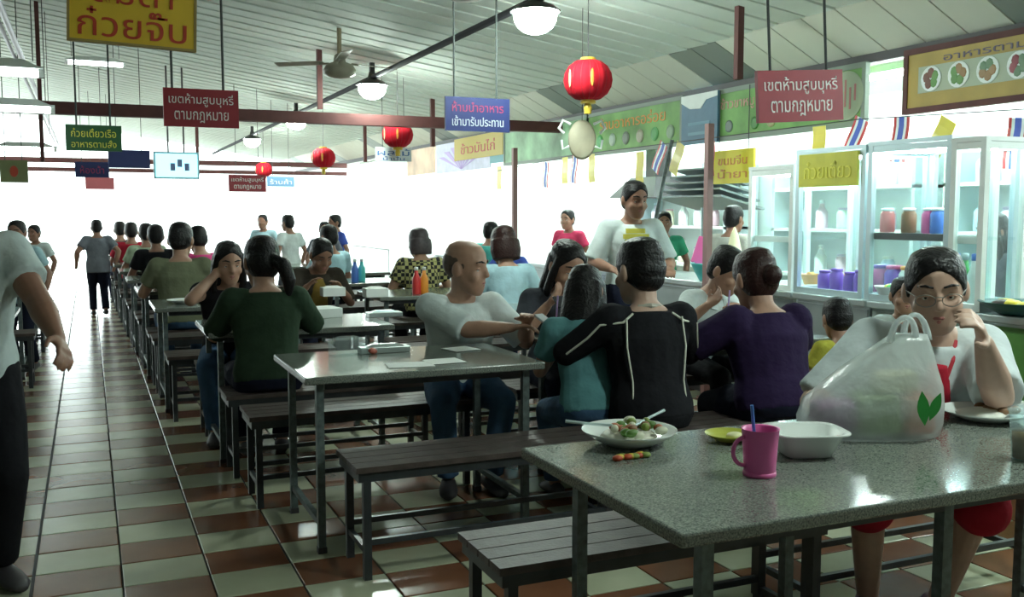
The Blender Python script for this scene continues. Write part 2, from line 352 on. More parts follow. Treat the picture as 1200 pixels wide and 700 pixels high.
# ------------------------------------------------------------------ tables and benches
TH, BH = .745, .445
def make_table(L, D, mid=False, legm=M_STEELG, ix=.07, iy=.065, iyb=.065):
    t = thing('dining_table', '', 'table')
    obj('tabletop', B().box((L/2, D/2, TH-.016), (L, D, .032)), M_GRAN, t, bevel=.006)
    obj('apron', B().span((.09, .05, TH-.062), (L-.09, .08, TH-.032)).span((.09, D-.08, TH-.062), (L-.09, D-.05, TH-.032)).span((.09, .08, TH-.062), (.12, D-.08, TH-.032)).span((L-.12, .08, TH-.062), (L-.09, D-.08, TH-.032)), M_STEEL, t)
    xs = [ix, L-ix] + ([L*.42] if mid else [])
    for x in xs:
        for y in (iy, D-iyb):
            lg = obj('leg', B().span((x-.0155, y-.0155, .012), (x+.0155, y+.0155, TH-.033)), legm, t)
            obj('foot_cap', B().span((x-.0185, y-.0185, 0), (x+.0185, y+.0185, .025)), M_DARK, lg)
    for x in (ix, L-ix): obj('stretcher', B().span((x-.012, iy+.018, .11), (x+.012, D-iyb-.018, .135)), legm, t)
    return t
def make_bench(L, D=.33):
    t = thing('bench', '', 'bench'); n = 4; w = (D-.006*(n-1))/n
    sb = B().box((L/2, 0, BH-.011), (L, w, .022)).mesh('seat_slat'); sb.materials.append(M_WOOD)
    for k in range(n):
        o = obj('seat_slat', sb, M_WOOD, t); o.location = (0, w/2+k*(w+.006), 0)
    obj('seat_frame', B().span((.01, .01, BH-.06), (L-.01, .035, BH-.0225)).span((.01, D-.035, BH-.06), (L-.01, D-.01, BH-.0225)).span((.01, .035, BH-.06), (.035, D-.035, BH-.0225)).span((L-.035, .035, BH-.06), (L-.01, D-.035, BH-.0225)), M_STEEL, t)
    for x in (.045, L-.045):
        for y in (.03, D-.03):
            obj('leg', B().span((x-.015, y-.015, 0), (x+.015, y+.015, BH-.06)), M_STEEL, t)
        obj('stretcher', B().span((x-.01, .045, .10), (x+.01, D-.045, .122)), M_STEEL, t)
    for y in (.03, D-.03): obj('stretcher', B().span((.06, y-.01, .135), (L-.06, y+.01, .157)), M_STEEL, t)
    return t
T0 = make_table(1.06, .72); BN = make_bench(1.14); T1 = make_table(1.48, .72); BN1 = make_bench(1.58)
used = set()
def put(src, x, y, label, group, rz=0):
    if src.name not in used: used.add(src.name); o = src
    else: o = copy_tree(src)
    o.location = (x, y, 0); o.rotation_euler.z = rz; o['label'] = label; o['group'] = group; return o
# the foreground table and its benches
nt_ = make_table(1.9, .81, True, ix=.10, iy=.065, iyb=.17); nt_.location = (1.09, 1.637, 0); nt_['label'] = 'speckled granite table in the foreground holding the plastic bag'; nt_['group'] = 'granite dining tables'
put(BN, .985, 2.345, 'slatted dark bench behind the foreground table, its end showing lower centre', 'dark benches')
put(BN, 2.17, 2.53, 'dark bench under the woman in glasses', 'dark benches')
rows = [3.84, 5.5, 7.1, 8.65, 10.2, 11.75, 13.3, 14.85, 16.4]; lx = [.77, .58, .40, .36, .33, .30, .28, .26, .24]
ga = 'granite tables in the row beside the aisle'; gb = 'granite tables in the row nearer the stalls'
for k, (y, x) in enumerate(zip(rows, lx)):
    put(T0, x, y, '%s granite table in the row along the aisle' % ORD[k] if k else 'granite table in front of the bald man in white', ga)
    by = y-.33 if k == 0 else y-.31
    put(BN, x+.12 if k == 0 else x+.05, by, 'dark bench with low rails in front of the bald man\'s table' if k == 0 else 'dark bench on the near side of the %s aisle table' % ORD[k], 'dark benches')
    put(BN, x-.11 if k == 0 else x+.02, y+.76, 'dark bench under the bald man in white' if k == 0 else 'dark bench on the far side of the %s aisle table' % ORD[k], 'dark benches')
rows2 = [4.0, 5.75, 7.35, 8.9, 10.45, 12.0]
for k, y in enumerate(rows2):
    put(T0 if k else T1, 2.13-.03*k, y, '%s granite table in the row nearer the stalls' % ORD[k] if k else 'granite table where the black jacket and purple backs sit', gb)
    put(BN if k else BN1, 2.08-.03*k, y-.45, 'dark bench under the black jacket man' if k == 0 else 'dark bench on the near side of the %s stall row table' % ORD[k], 'dark benches')
    put(BN if k else BN1, 2.10-.03*k, y+.77, 'dark bench under the boy in the white school shirt' if k == 0 else 'dark bench on the far side of the %s stall row table' % ORD[k], 'dark benches')
gl = 'granite tables left of the aisle'
for k, y in enumerate((6.9, 9.0, 11.2)):
    put(T0, -1.52-.02*k, y, ['nearest granite table left of the aisle behind the arm of the standing man', 'second granite table left of the aisle', 'third granite table left of the aisle'][k], gl)
    put(BN, -1.56, y-.42, ['nearest dark bench left of the aisle', 'dark bench before the second table left of the aisle', 'dark bench before the third table left of the aisle'][k], 'dark benches')

# ------------------------------------------------------------------ people: one grown body each, clothes and hair as its parts
QUEUE = []
def grow(name, b, m, parent, vox, it=4, post=None, fac=.5):
    o = obj(name, b, m, parent); md = o.modifiers.new('r', 'REMESH'); md.mode = 'VOXEL'; md.voxel_size = vox; md.use_smooth_shade = True
    if it: sm_ = o.modifiers.new('s', 'SMOOTH'); sm_.factor = fac; sm_.iterations = it
    QUEUE.append((o, post)); return o
def finish_remesh():
    bpy.context.view_layer.update(); dg = bpy.context.evaluated_depsgraph_get()
    for o, post in QUEUE:
        me = bpy.data.meshes.new_from_object(o.evaluated_get(dg)); mats = [m for m in o.data.materials]
        if post:
            co = np.empty(len(me.vertices)*3); me.vertices.foreach_get('co', co); co = post(co.reshape(-1, 3)); me.vertices.foreach_set('co', co.ravel()); me.update()
        me.materials.clear()
        for m in mats: me.materials.append(m)
        QUEUE_DATA.append((o, me))
    for o, me in QUEUE_DATA: o.modifiers.clear(); o.data = me; me.name = o.name
QUEUE_DATA = []
def ik(S, T, a, b, hint):
    S = V(S); T = V(T); d = T-S; L = min(d.length, (a+b)*.995); n = d.normalized(); T = S+n*L
    x = (a*a-b*b+L*L)/(2*L); h = math.sqrt(max(a*a-x*x, 0)); hv = V(hint); hv = (hv-n*hv.dot(n)).normalized()
    return S+n*x+hv*h, T
HEAD = [(-.118, .062, .020, .016), (-.106, .050, .040, .036), (-.085, .036, .053, .058), (-.055, .018, .064, .078), (-.015, .006, .071, .090), (.03, .0, .076, .098), (.07, -.004, .073, .094), (.1, -.006, .057, .074), (.117, -.007, .028, .038)]
def rot(yaw=0, pitch=0, roll=0): return Matrix.Rotation(math.radians(yaw), 3, 'Z') @ Matrix.Rotation(math.radians(pitch), 3, 'X') @ Matrix.Rotation(math.radians(roll), 3, 'Y')
def hand_geo(b, wrist, d, palm_n, side, curl=.5, s=1.0, spread=1.0):
    """palm, four fingers of different length with knuckle bends, thumb leaving the side of the palm"""
    d = V(d).normalized(); n = V(palm_n); n = (n-d*n.dot(d)).normalized(); w = d.cross(n)*side   # w points to the thumb side
    b.loft([(wrist-d*.01*s, w*.026*s, n*.02*s), (wrist+d*.025*s, w*.034*s, n*.017*s), (wrist+d*.06*s, w*.041*s, n*.015*s), (wrist+d*.09*s, w*.04*s, n*.012*s)], 12)
    for k, (off, ln) in enumerate(((.031, .07), (.0105, .079), (-.0105, .073), (-.031, .057))):
        p = wrist+d*.085*s+w*off*s; q = d+w*off*1.6*spread; q.normalize(); pts = [p-q*.015*s]; a = 0
        for j, fr in enumerate((.45, .31, .24)):
            a += curl*(.55, .8, .6)[j]; dirv = q*math.cos(a)+n*math.sin(a); pts.append((pts[-1] if j else p)+dirv*ln*fr*s)
        b.limb(pts, [.0095*s, .009*s, .0082*s, .007*s], 8)
    p = wrist+d*.028*s+w*.03*s; q1 = (d*.65+w*.75+n*.25).normalized(); q2 = (d*.9+w*.25+n*(.2+curl*.5)).normalized()
    b.limb([wrist+d*.018*s+w*.012*s, p, p+q1*.035*s, p+q1*.035*s+q2*.03*s], [.015*s, .0135*s, .0105*s, .0085*s], 8)
def person(label, xy, face=0, s=1.0, hs=1.1, sit=True, seat=BH, lean=8, side_lean=0, head=(0, 0, 0), hands=None, elbow=None, feet=None, shirt=None, sleeve='short', legs=None, leg_len=1.0,
           shoe=M_DARK, hair='short', hairm=M_HAIR, skin=M_SKIN, vox=.011, faceparts=False, fat=1.0, curl=.55, palm=None, fingers=True, hip=None, group='people in the food court', torso_rot=0, hw=1.0, shirt_len=1.0, footless=False):
    t = thing('person', label, 'person', (xy[0], xy[1], 0), math.radians(face), group); t.scale = (s, s, s)
    inv = Matrix.Rotation(-math.radians(face), 3, 'Z')
    def loc(p): return p if not (isinstance(p, tuple) and p and p[0] == 'w') else (inv @ V((p[1]-xy[0], p[2]-xy[1], p[3])))/s
    hz = (seat/s+.088) if sit else (hip or .90)
    R = rot(torso_rot, 0, 0) @ rot(0, -lean, side_lean)
    P = V((0, 0, hz)); sp = lambda z, x=0, y=0: P + R @ V((x, y, z))
    X_, Y_ = R @ V((1, 0, 0)), R @ V((0, 1, 0))
    tors = [(-.10, -.02, .12, .09), (-.05, -.02, .158, .115), (.02, -.01, .162, .115), (.12, 0, .142, .10), (.22, .005, .15, .105), (.32, .005, .165, .11), (.40, -.005, .165, .10), (.45, -.015, .125, .078), (.485, -.015, .075, .06), (.51, -.01, .055, .055)]
    def torso(b, grow_, z0=-9, z1=9, up=None):
        rs = [(sp(z, 0, y), X_*(rx*(fat if z < .38 else (1+fat)/2)+grow_), Y_*(ry*(fat if z < .35 else 1)+grow_)) for z, y, rx, ry in tors if z0 <= z <= z1]
        b.loft(rs, 18)
    SH = [sp(.415, sx*.175, -.005) for sx in (-1, 1)]
    hands = hands or [None, None]; HT = []; EL = []
    for k, sx in enumerate((-1, 1)):
        tgt = hands[k]
        if tgt is None: tgt = V((sx*.2, .32, hz+.16)) if sit else V((sx*.26, .05, hz-.06))
        tgt = V(loc(tgt)); hint = V((elbow[k] if elbow and elbow[k] else (sx*.6, -.4, -.8)))
        e, w = ik(SH[k], tgt, .275, .245, hint); EL.append(e); HT.append(w)
    # legs
    HP = [sp(-.03, sx*.088, 0) for sx in (-1, 1)]; KN = []; AN = []
    for k, sx in enumerate((-1, 1)):
        ft = (feet[k] if feet and feet[k] is not None else ((sx*.11, .40, .085) if sit else (sx*.10, .0, .085)))
        ft = V(loc(ft)); ft = V(ft)
        a_, b_ = (.43, .42) if sit else (.415*leg_len, .415*leg_len)
        kx, an = ik(HP[k], ft, a_, b_, (sx*.18, .6, .8) if sit else (0, 1, .1)); KN.append(kx); AN.append(an)
    # head frame
    NB = sp(.49, 0, -.005); HR = R @ rot(0, lean*.7, -side_lean*.6) @ rot(head[0], head[1], head[2]); HC = NB + (R @ V((0, .025, .022))) + HR @ V((0, .012, .105*hs)); hx, hy, hzv = (HR @ V(v) for v in ((1, 0, 0), (0, 1, 0), (0, 0, 1)))
    hx = hx*hw; hp = lambda x, y, z: HC + (HR @ V((x*hw, y, z)))*hs
    # ---- body
    b = B(); torso(b, -.006)
    for k, sx in enumerate((-1, 1)):
        b.limb([SH[k], SH[k].lerp(EL[k], .5), EL[k], EL[k].lerp(HT[k], .35), HT[k]], [.06*fat, .047*fat, .04*fat, .042*fat, .027])
        hn = V(palm[k]) if palm and palm[k] else V((-sx*.3, .2, -1))
        if fingers: hand_geo(b, HT[k], (HT[k]-EL[k]).normalized(), hn, -sx if False else (1 if ((HT[k]-EL[k]).cross(hn)).dot(V((-sx, .3, .3))) > 0 else -1), curl if not isinstance(curl, (list, tuple)) else curl[k], 1.0)
        else: b.limb([HT[k], HT[k]+(HT[k]-EL[k]).normalized()*.1], [.03, .028])
        b.limb([HP[k], HP[k].lerp(KN[k], .5), KN[k], KN[k].lerp(AN[k], .3), AN[k]], [.085*fat, .072*fat, .056, .054, .036])
        fd = V((KN[k]-HP[k])); fd.z = 0; fd = fd.normalized() if fd.length > .05 else V((0, 1, 0))
        fl = V((AN[k].x, AN[k].y, max(.03, AN[k].z-.055)))
        if not footless: b.limb([AN[k], fl-fd*.03, fl+fd*.12], [.036, .034, .026])
    b.limb([NB-(R @ V((0, 0, .03))), hp(0, -.012, -.05)], [.06, .052*hs])
    b.loft([(hp(0, y, z), hx*rx*hs, hy*ry*hs) for z, y, rx, ry in HEAD], 18)
    b.limb([hp(0, .088, .025), hp(0, .106, -.022)], [.009*hs, .0135*hs], 8); b.limb([hp(-.011, .094, -.026), hp(.011, .094, -.026)], [.009*hs]*2, 8)
    b.limb([hp(-.045, .078, .032), hp(0, .089, .03), hp(.045, .078, .032)], [.009*hs]*3, 8)
    for sx in (-1, 1):
        b.ball(hp(sx*.08, -.008, -.005), (.012*hs, .022*hs, .034*hs), 10, 7, HR); b.ball(hp(sx*.042, .06, -.03), .026*hs, 10, 7)
    eyes = [np.array(hp(sx*.032, .092, .002)) for sx in (-1, 1)]; inw = np.array(hy)
    def carve(co):
        for e in eyes:
            d2 = ((co-e)**2).sum(1); co = co - inw*(.012*hs*np.exp(-d2/(2*(.012*hs)**2)))[:, None]
        return co
    grow('body', b, skin, t, vox, 2, carve if faceparts else None)
    # ---- clothes
    cv = max(vox, .010)
    if shirt:
        b = B(); torso(b, .013, -.09*shirt_len if sit else -.12, .46)
        if shirt_len >= 1 and not sit: b.loft([(sp(-.15, 0, -.02), X_*.172*fat, Y_*.128*fat), (sp(.02, 0, -.01), X_*.172*fat, Y_*.125*fat)], 18)
        for k in range(2):
            b.limb([SH[k]-(SH[k]-sp(.41))*.35, SH[k]], [.075, .073*fat])
            if sleeve == 'short': b.limb([SH[k], SH[k].lerp(EL[k], .45)], [.073*fat, .066*fat]); q = SH[k].lerp(EL[k], .62); b.tube(SH[k].lerp(EL[k], .3), q, .068*fat, .07*fat, 14)
            elif sleeve == 'long': b.limb([SH[k], SH[k].lerp(EL[k], .5), EL[k]], [.073*fat, .062*fat, .056*fat]); b.tube(EL[k], EL[k].lerp(HT[k], .93), .056*fat, .042, 14)
            elif sleeve == 'elbow': b.limb([SH[k], SH[k].lerp(EL[k], .6)], [.073*fat, .066*fat]); b.tube(SH[k].lerp(EL[k], .4), SH[k].lerp(EL[k], .95), .068*fat, .068*fat, 14)
        grow('shirt', b, shirt, t, cv, 4)
    if legs:
        b = B(); b.loft([(sp(z, 0, y), X_*(rx*fat+.010), Y_*(ry*fat+.010)) for z, y, rx, ry in tors if z <= .05], 18)
        for k in range(2):
            b.limb([HP[k], HP[k].lerp(KN[k], .5), KN[k]], [.098*fat, .086*fat, .07]); b.tube(KN[k], KN[k].lerp(AN[k], .55), .07, .064, 14); b.tube(KN[k].lerp(AN[k], .5), KN[k].lerp(AN[k], .97), .065, .062, 14)
        grow('trousers', b, legs, t, cv, 4)
    if not footless:
      for k in range(2):
        fd = V((KN[k]-HP[k])); fd.z = 0; fd = fd.normalized() if fd.length > .05 else V((0, 1, 0)); fl = V((AN[k].x, AN[k].y, max(.045, AN[k].z-.045)))
        b = B(); sd = V((-fd.y, fd.x, 0)); up = V((0, 0, 1))
        b.loft([(fl+fd*x+up*dz, sd*w, up*h_) for x, w, h_, dz in ((-.085, .025, .02, -.01), (-.07, .038, .04, 0), (0, .042, .045, 0), (.08, .05, .034, -.01), (.14, .046, .024, -.018), (.175, .022, .014, -.024))], 12)
        obj('shoe', b, shoe, t, True)
    # ---- hair
    def add_hair(b):
        if hair == 'bald':
            b.ball(hp(0, -.012, .02), (.079*hs, .098*hs, .085*hs), 16, 10, HR)
        else:
            q = B().loft([(hp(0, y-.002, z*1.0+(.009 if z > .09 else 0)), hx*(rx+.007)*hs, hy*(ry+.007)*hs) for z, y, rx, ry in HEAD[2:]]+[(hp(0, -.007, .131), hx*.01*hs, hy*.014*hs)], 24)
            me = q.mesh('tmp')
            for rl in (-1, 1):                                   # arched hairline, lower at the temples
                bm = bmesh.new(); bm.from_mesh(me)
                bmesh.ops.bisect_plane(bm, geom=bm.verts[:]+bm.edges[:]+bm.faces[:], plane_co=hp(0, .088, .088 if hair == 'short' else .091), plane_no=HR @ V((rl*.06, .105, -.118)), clear_outer=True)
                bmesh.ops.holes_fill(bm, edges=[e for e in bm.edges if e.is_boundary]); bm.verts.index_update()
                b.add([v.co.copy() for v in bm.verts], [[v.index for v in f.verts] for f in bm.faces]); bm.free()
            bpy.data.meshes.remove(me)
        if hair in ('short',): b.ball(hp(0, -.028, .01), (.082*hw*hs, .081*hs, .085*hs), 18, 12, HR); b.ball(hp(0, -.045, -.03), (.066*hs, .058*hs, .05*hs), 16, 10, HR)
        if hair in ('long', 'pony', 'bun', 'bob'): b.ball(hp(0, -.026, .005), (.0835*hs, .085*hs, .095*hs), 18, 12, HR)
        if hair == 'bob':
            b.loft([(hp(0, -.03, .03), hx*.095*hs, hy*.085*hs), (hp(0, -.035, -.04), hx*.102*hs, hy*.078*hs), (hp(0, -.04, -.10), hx*.09*hs, hy*.062*hs)], 16)
        if hair == 'long':
            b.loft([(hp(0, -.03, .04), hx*.088*hs, hy*.078*hs), (hp(0, -.035, -.05), hx*.096*hs, hy*.066*hs), (hp(0, -.055, -.13), hx*.095*hs, hy*.055*hs), (hp(0, -.065, -.21), hx*.085*hs, hy*.042*hs), (hp(0, -.07, -.27), hx*.06*hs, hy*.03*hs)], 16)
            for sx in (-1, 1): b.limb([hp(sx*.07, .03, .05), hp(sx*.083, .02, -.03), hp(sx*.088, .012, -.12), hp(sx*.08, .0, -.2)], [.02*hs, .022*hs, .022*hs, .014*hs], 8)
        if hair == 'pony':
            b.limb([hp(0.03, -.1, .0), hp(.06, -.135, -.03), hp(.085, -.125, -.1), hp(.085, -.105, -.17)], [.028*hs, .036*hs, .034*hs, .016*hs])
        if hair == 'bun': b.ball(hp(0, -.115, -.005), .04*hs)
    if hair:
        b = B(); add_hair(b); grow('hair', b, hairm if hair != 'bald' else mat('shaved_hair', (.10, .065, .05), .6, var=.3, vscale=30), t, max(vox*.8, .0065), 5)
    if faceparts:
        for sx in (-1, 1):
            e = obj('eye', B().ball(hp(sx*.032, .0675, .001), .0122*hs, 12, 8), M_EYEW, t, True)
            obj('iris', B().ball(hp(sx*.032, .0755, .001), (.0058*hs, .005*hs, .0058*hs), 10, 6), M_IRIS, e, True)
            obj('eyelid', B().limb([hp(sx*.018, .078, .005), hp(sx*.032, .0815, .0085), hp(sx*.046, .075, .004)], [.0035*hs, .0045*hs, .0032*hs], 8), skin, t, True)
            obj('eyebrow', B().limb([hp(sx*.015, .0965, .034), hp(sx*.034, .091, .039), hp(sx*.052, .076, .034)], [.003*hs, .0042*hs, .0025*hs], 8), M_HAIR, t, True)
        obj('lips', B().limb([hp(-.027, .0765, -.062), hp(-.009, .0905, -.0575), hp(.009, .0905, -.0575), hp(.027, .0765, -.062)], [.0038*hs, .0064*hs, .0064*hs, .0038*hs], 8).limb([hp(-.022, .079, -.066), hp(0, .0895, -.0685), hp(.022, .079, -.066)], [.0038*hs, .0074*hs, .0038*hs], 8), M_LIP, t, True)
    return dict(t=t, hp=hp, HR=HR, HC=HC, hs=hs, sp=sp, SH=SH, EL=EL, HT=HT, KN=KN, HP=HP, AN=AN, R=R, X=X_, Y=Y_, s=s, NB=NB, inv=inv)

C_NAVY = cloth('navy', (.012, .014, .03)); C_JEAN = cloth('jeans', (.06, .12, .22)); C_BLACK = cloth('black', (.012, .012, .015)); C_WHITE = cloth('white', (.66, .72, .72)); C_LGREY = cloth('light_grey', (.55, .62, .62))
C_GREEN = cloth('dark_green', (.028, .05, .03)); C_PURPLE = cloth('purple', (.024, .013, .048)); C_TEAL = cloth('teal', (.11, .27, .29)); C_OLIVE = cloth('olive', (.16, .175, .11)); C_PINK = cloth('pink', (.62, .06, .22))
C_CHAR = cloth('charcoal', (.055, .06, .075)); C_LBLUE = cloth('light_blue', (.42, .62, .70)); C_YELG = cloth('yellow_green', (.45, .42, .06)); C_MUST = cloth('mustard', (.30, .20, .05)); C_SILVER = cloth('silver_white', (.60, .66, .68))
C_RED = cloth('red', (.42, .02, .04)); C_BEIGE = cloth('beige', (.5, .5, .45)); C_BLUE = cloth('blue', (.06, .10, .42)); C_TURQ = cloth('turquoise', (.1, .5, .45)); C_GREY = cloth('grey', (.16, .17, .2)); C_DBROWN = cloth('dark_brown', (.06, .05, .04))
C_CHECK = checked('yellow_black_check', (.5, .46, .2), (.02, .02, .02), 28)

# --- the woman in glasses at the foreground table
def wloc(xy, face, s, p): return (Matrix.Rotation(-math.radians(face), 3, 'Z') @ V((p[0]-xy[0], p[1]-xy[1], p[2])))/s
wxy = (2.72, 2.66)
he = pd(1153, 402, 2.95)      # hand at the cheek
W = person('woman in red dress and white cardigan with glasses resting her cheek on her hand', wxy, 150, 1.07, 1.06, lean=25, side_lean=-3, head=(-12, -3, 6), shirt=C_SILVER, sleeve='elbow', hair='short', skin=M_SKIN3, vox=.0065, faceparts=True, fat=1.15, hw=1.04,
    hands=[('w', he.x, he.y, he.z), ('w', 2.15, 2.40, .79)], elbow=[(-.2, .4, -1), (.5, -.4, -.6)], palm=[(.9, .2, .2), (0, 0, -1)], curl=[.8, .5], legs=None, feet=[(-.05, .30, .085), (.16, .26, .085)], shoe=mat('maroon_shoe', (.09, .02, .05), .4))
t = W['t']; hp, sp, hs = W['hp'], W['sp'], W['hs']
b = B(); b.loft([(sp(z, 0, y), W['X']*rx, W['Y']*ry) for z, y, rx, ry in ((-.10, -.02, .16, .13), (-.02, -.01, .195, .145), (.12, 0, .172, .128), (.25, .012, .176, .13), (.34, .018, .13, .118), (.40, .02, .07, .09))], 18)
for k in range(2): b.limb([W['HP'][k], W['HP'][k].lerp(W['KN'][k], .5), W['HP'][k].lerp(W['KN'][k], .93)], [.118, .112, .098]); b.limb([W['HP'][k].lerp(W['KN'][k], .6)-V((0, 0, .03)), W['KN'][k]-V((0, -.01, .06))], [.09, .085])
dr = grow('dress', b, C_RED, t, .01, 4); dr['label'] = 'red knee length dress'
# cardigan opens over the dress: a front panel of the dress and a lanyard
b = B(); b.loft([(sp(z, x, y), W['X']*w, W['Y']*.02) for z, x, y, w in ((.02, .0, .158, .08), (.14, .0, .152, .078), (.26, .0, .154, .066), (.34, .0, .143, .054), (.415, 0, .108, .035))], 12)
grow('dress_front', b, C_RED, t, .008, 2)
obj('lanyard', B().path([sp(.46, -.07, .03), sp(.42, -.055, .085), sp(.36, -.03, .128), sp(.26, 0, .158)], .008).path([sp(.46, .07, .03), sp(.42, .055, .085), sp(.36, .03, .128), sp(.26, 0, .158)], .008), mat('red_ribbon', (.5, .03, .05), .5), t)
gl_ = obj('glasses', B().path([hp(-.01, .109, .008), hp(0, .111, .01), hp(.01, .109, .008)], .002*hs), mat('wire_frame', (.35, .33, .3), .3, .8), t)
for sx in (-1, 1): obj('temple', B().path([hp(sx*.078, .02, .01), hp(sx*.06, .085, .008)], .0018*hs), MATS['wire_frame'], gl_)
for sx in (-1, 1):
    pts = [hp(sx*.034+.026*math.cos(a), .105-.012*abs(math.cos(a))*(1 if math.cos(a)*sx > 0 else 0), -.002+.018*math.sin(a)) for a in [k*math.pi/8 for k in range(17)]]
    obj('rim', B().path(pts, .0016*hs, 6), MATS['wire_frame'], gl_)
obj('hair_clip', B().ball(hp(.0, -.13, .03), (.03, .02, .03), 10, 6), M_HAIR, t)

# --- bald man
q = person('bald man in white t-shirt and jeans looking to his side with arms on table', (1.78, 4.81), 172, .94, 1.24, lean=10, head=(52, -3, 0), shirt=C_WHITE, sleeve='elbow', legs=C_JEAN, hair='bald', skin=M_SKIN, vox=.008, faceparts=True, fat=1.16,
    hands=[('w', 2.02, 4.46, .85), ('w', 1.93, 4.44, .83)], elbow=[(-.7, -.2, -.9), (.9, .1, -.9)], feet=[(-.10, .36, .085), (.13, .33, .085)], palm=[(.2, .3, -1), (-.2, .3, -1)])
ph = obj('phone', B().box((0, 0, 0), (.07, .14, .012)), mat('phone_shell', (.6, .62, .65), .2), bevel=.004, loc=(2.08, 4.34, .86)); ph.rotation_euler = (.5, 0, .5); tag(ph, 'pale phone held in the bald man\'s hands', 'phone')
# --- green shirt woman, seen from behind
person('woman in dark green shirt with a ponytail, seen from behind', (.87, 5.33), -4, .97, 1.2, lean=14, head=(12, -6, 0), shirt=C_GREEN, sleeve='elbow', legs=C_NAVY, hair='pony', vox=.009, fat=1.12, hands=[('w', .72, 5.80, .78), ('w', 1.15, 5.80, .78)])
# --- woman with raised arm behind her
person('woman in black top with bare arm raised to her mouth', (.80, 6.44), 176, .94, 1.12, lean=16, head=(10, -8, 0), shirt=C_BLACK, sleeve=None, legs=C_JEAN, hair='long', vox=.009, faceparts=True, hands=[('w', .98, 6.2, .80), ('w', .70, 6.20, 1.02)], elbow=[None, (.9, .5, -.9)], palm=[None, (0, -1, 0)])
# --- black jacket man
J = person('man in black track jacket with white piping, seen from behind', (2.30, 3.72), -8, .95, 1.3, lean=10, head=(14, -4, 0), shirt=C_BLACK, sleeve='long', legs=C_BLACK, hair='short', skin=M_SKIN3, vox=.008, fat=1.2, hands=[('w', 2.16, 4.10, .80), ('w', 2.6, 4.12, .78)], elbow=[(-1, -.1, -.6), None])
sp = J['sp']; t = J['t']
mp = mat('white_piping', (.72, .72, .62), .6)
for sx, nm in ((-1, 'left'), (1, 'right')):
    k = 0 if sx < 0 else 1
    d = (J['EL'][k]-J['SH'][k])
    pts = [sp(.44, sx*.1, -.085), sp(.40, sx*.155, -.098), J['SH'][k]+d*.15+V((sx*.05, -.068, .01)), J['SH'][k]+d*.5+V((sx*.035, -.07, 0)), J['EL'][k]+V((sx*.02, -.062, 0))]
    obj('piping', B().path(pts, .0055), mp, t)
    obj('piping', B().path([sp(.42, sx*.14, -.105), sp(.28, sx*.148, -.112), sp(.12, sx*.128, -.108), sp(0, sx*.135, -.112)], .0045), mp, t)
obj('collar', B().path([sp(.470, -.066, .01), sp(.474, -.05, -.052), sp(.476, 0, -.073), sp(.474, .05, -.052), sp(.470, .066, .01)], .013), mat('grey_collar', (.45, .42, .36), .7), t)
# --- teal shirt
person('person in teal shirt with dark hair hanging forward beside the black jacket', (2.09, 3.90), -14, .86, 1.18, lean=20, head=(-30, -18, 0), shirt=C_TEAL, sleeve='short', legs=C_JEAN, hair='long', vox=.009, hands=[('w', 2.10, 4.24, .78), ('w', 2.30, 4.26, .78)])
# --- purple back
U = person('woman in dark purple shirt with hair tied back, seen from behind', (2.93, 3.64), -6, .90, 1.32, lean=16, head=(4, -12, 0), shirt=C_PURPLE, sleeve='elbow', legs=C_NAVY, hair='bun', hairm=M_HAIRR, vox=.008, fat=1.36, hands=[('w', 2.72, 4.08, .79), ('w', 3.12, 4.05, .79)], elbow=[(-1, -.1, -.6), (1, -.1, -.6)])
obj('hair_tie', B().lathe([(.03, -.01), (.036, 0), (.03, .01)], U['hp'](0, -.085, -.005)), mat('maroon_band', (.12, .03, .03), .6), U['t'])
# --- school boy drinking
K = person('boy in white school shirt bending to drink from a red cup', (3.40, 4.98), 186, .92, 1.22, lean=20, head=(18, -20, 0), shirt=C_WHITE, sleeve='short', legs=C_BLACK, hair='short', vox=.008, faceparts=True, hands=[('w', 3.34, 4.52, .86), ('w', 3.18, 4.56, .88)], palm=[(0, 0, -1), (.6, 0, .2)])
sp = K['sp']
for sx in (-1, 1): obj('collar', B().add([sp(.47, sx*.02, .062), sp(.475, sx*.065, .03), sp(.405, sx*.085, .105), sp(.39, sx*.03, .118), sp(.462, sx*.02, .05), sp(.467, sx*.065, .02), sp(.40, sx*.085, .095), sp(.385, sx*.03, .108)], [(0, 1, 2, 3), (7, 6, 5, 4), (0, 4, 5, 1), (1, 5, 6, 2), (2, 6, 7, 3), (3, 7, 4, 0)]), C_WHITE, K['t'])
# --- grey shirt woman with phone
person('woman in grey t-shirt with long hair looking down at a phone', (2.42, 4.97), 178, .95, 1.18, lean=10, head=(6, -20, 0), shirt=C_CHAR, sleeve='short', legs=C_NAVY, hair='long', vox=.008, faceparts=True, hands=[('w', 2.46, 4.72, .86), ('w', 2.26, 4.72, .90)], palm=[(0, -.4, .9), (0, -.4, .9)])
ph = obj('phone', B().box((0, 0, 0), (.13, .08, .012)), mat('dark_phone', (.03, .03, .035), .2), bevel=.004, loc=(2.32, 4.62, .93)); ph.rotation_euler = (.7, 0, .1); tag(ph, 'dark phone held by the woman in grey', 'phone')
# --- child by the purple back
person('small child with black hair in yellow green shirt beside the purple back', (3.46, 3.76), -10, .64, 1.35, lean=10, head=(-10, -8, 0), shirt=C_YELG, sleeve='short', legs=C_NAVY, hair='short', vox=.010, hands=[None, None], feet=[(-.1, .36, .14), (.1, .36, .14)], seat=.40)
# --- child behind the woman in glasses
p = pd(1057, 362, 5.2)
person('small child whose dark head shows behind the woman in glasses', (p.x, p.y), 150, .62, 1.3, sit=False, lean=0, head=(0, 0, 0), shirt=C_LGREY, sleeve='short', legs=C_NAVY, hair='short', vox=.009, fingers=False, faceparts=True)
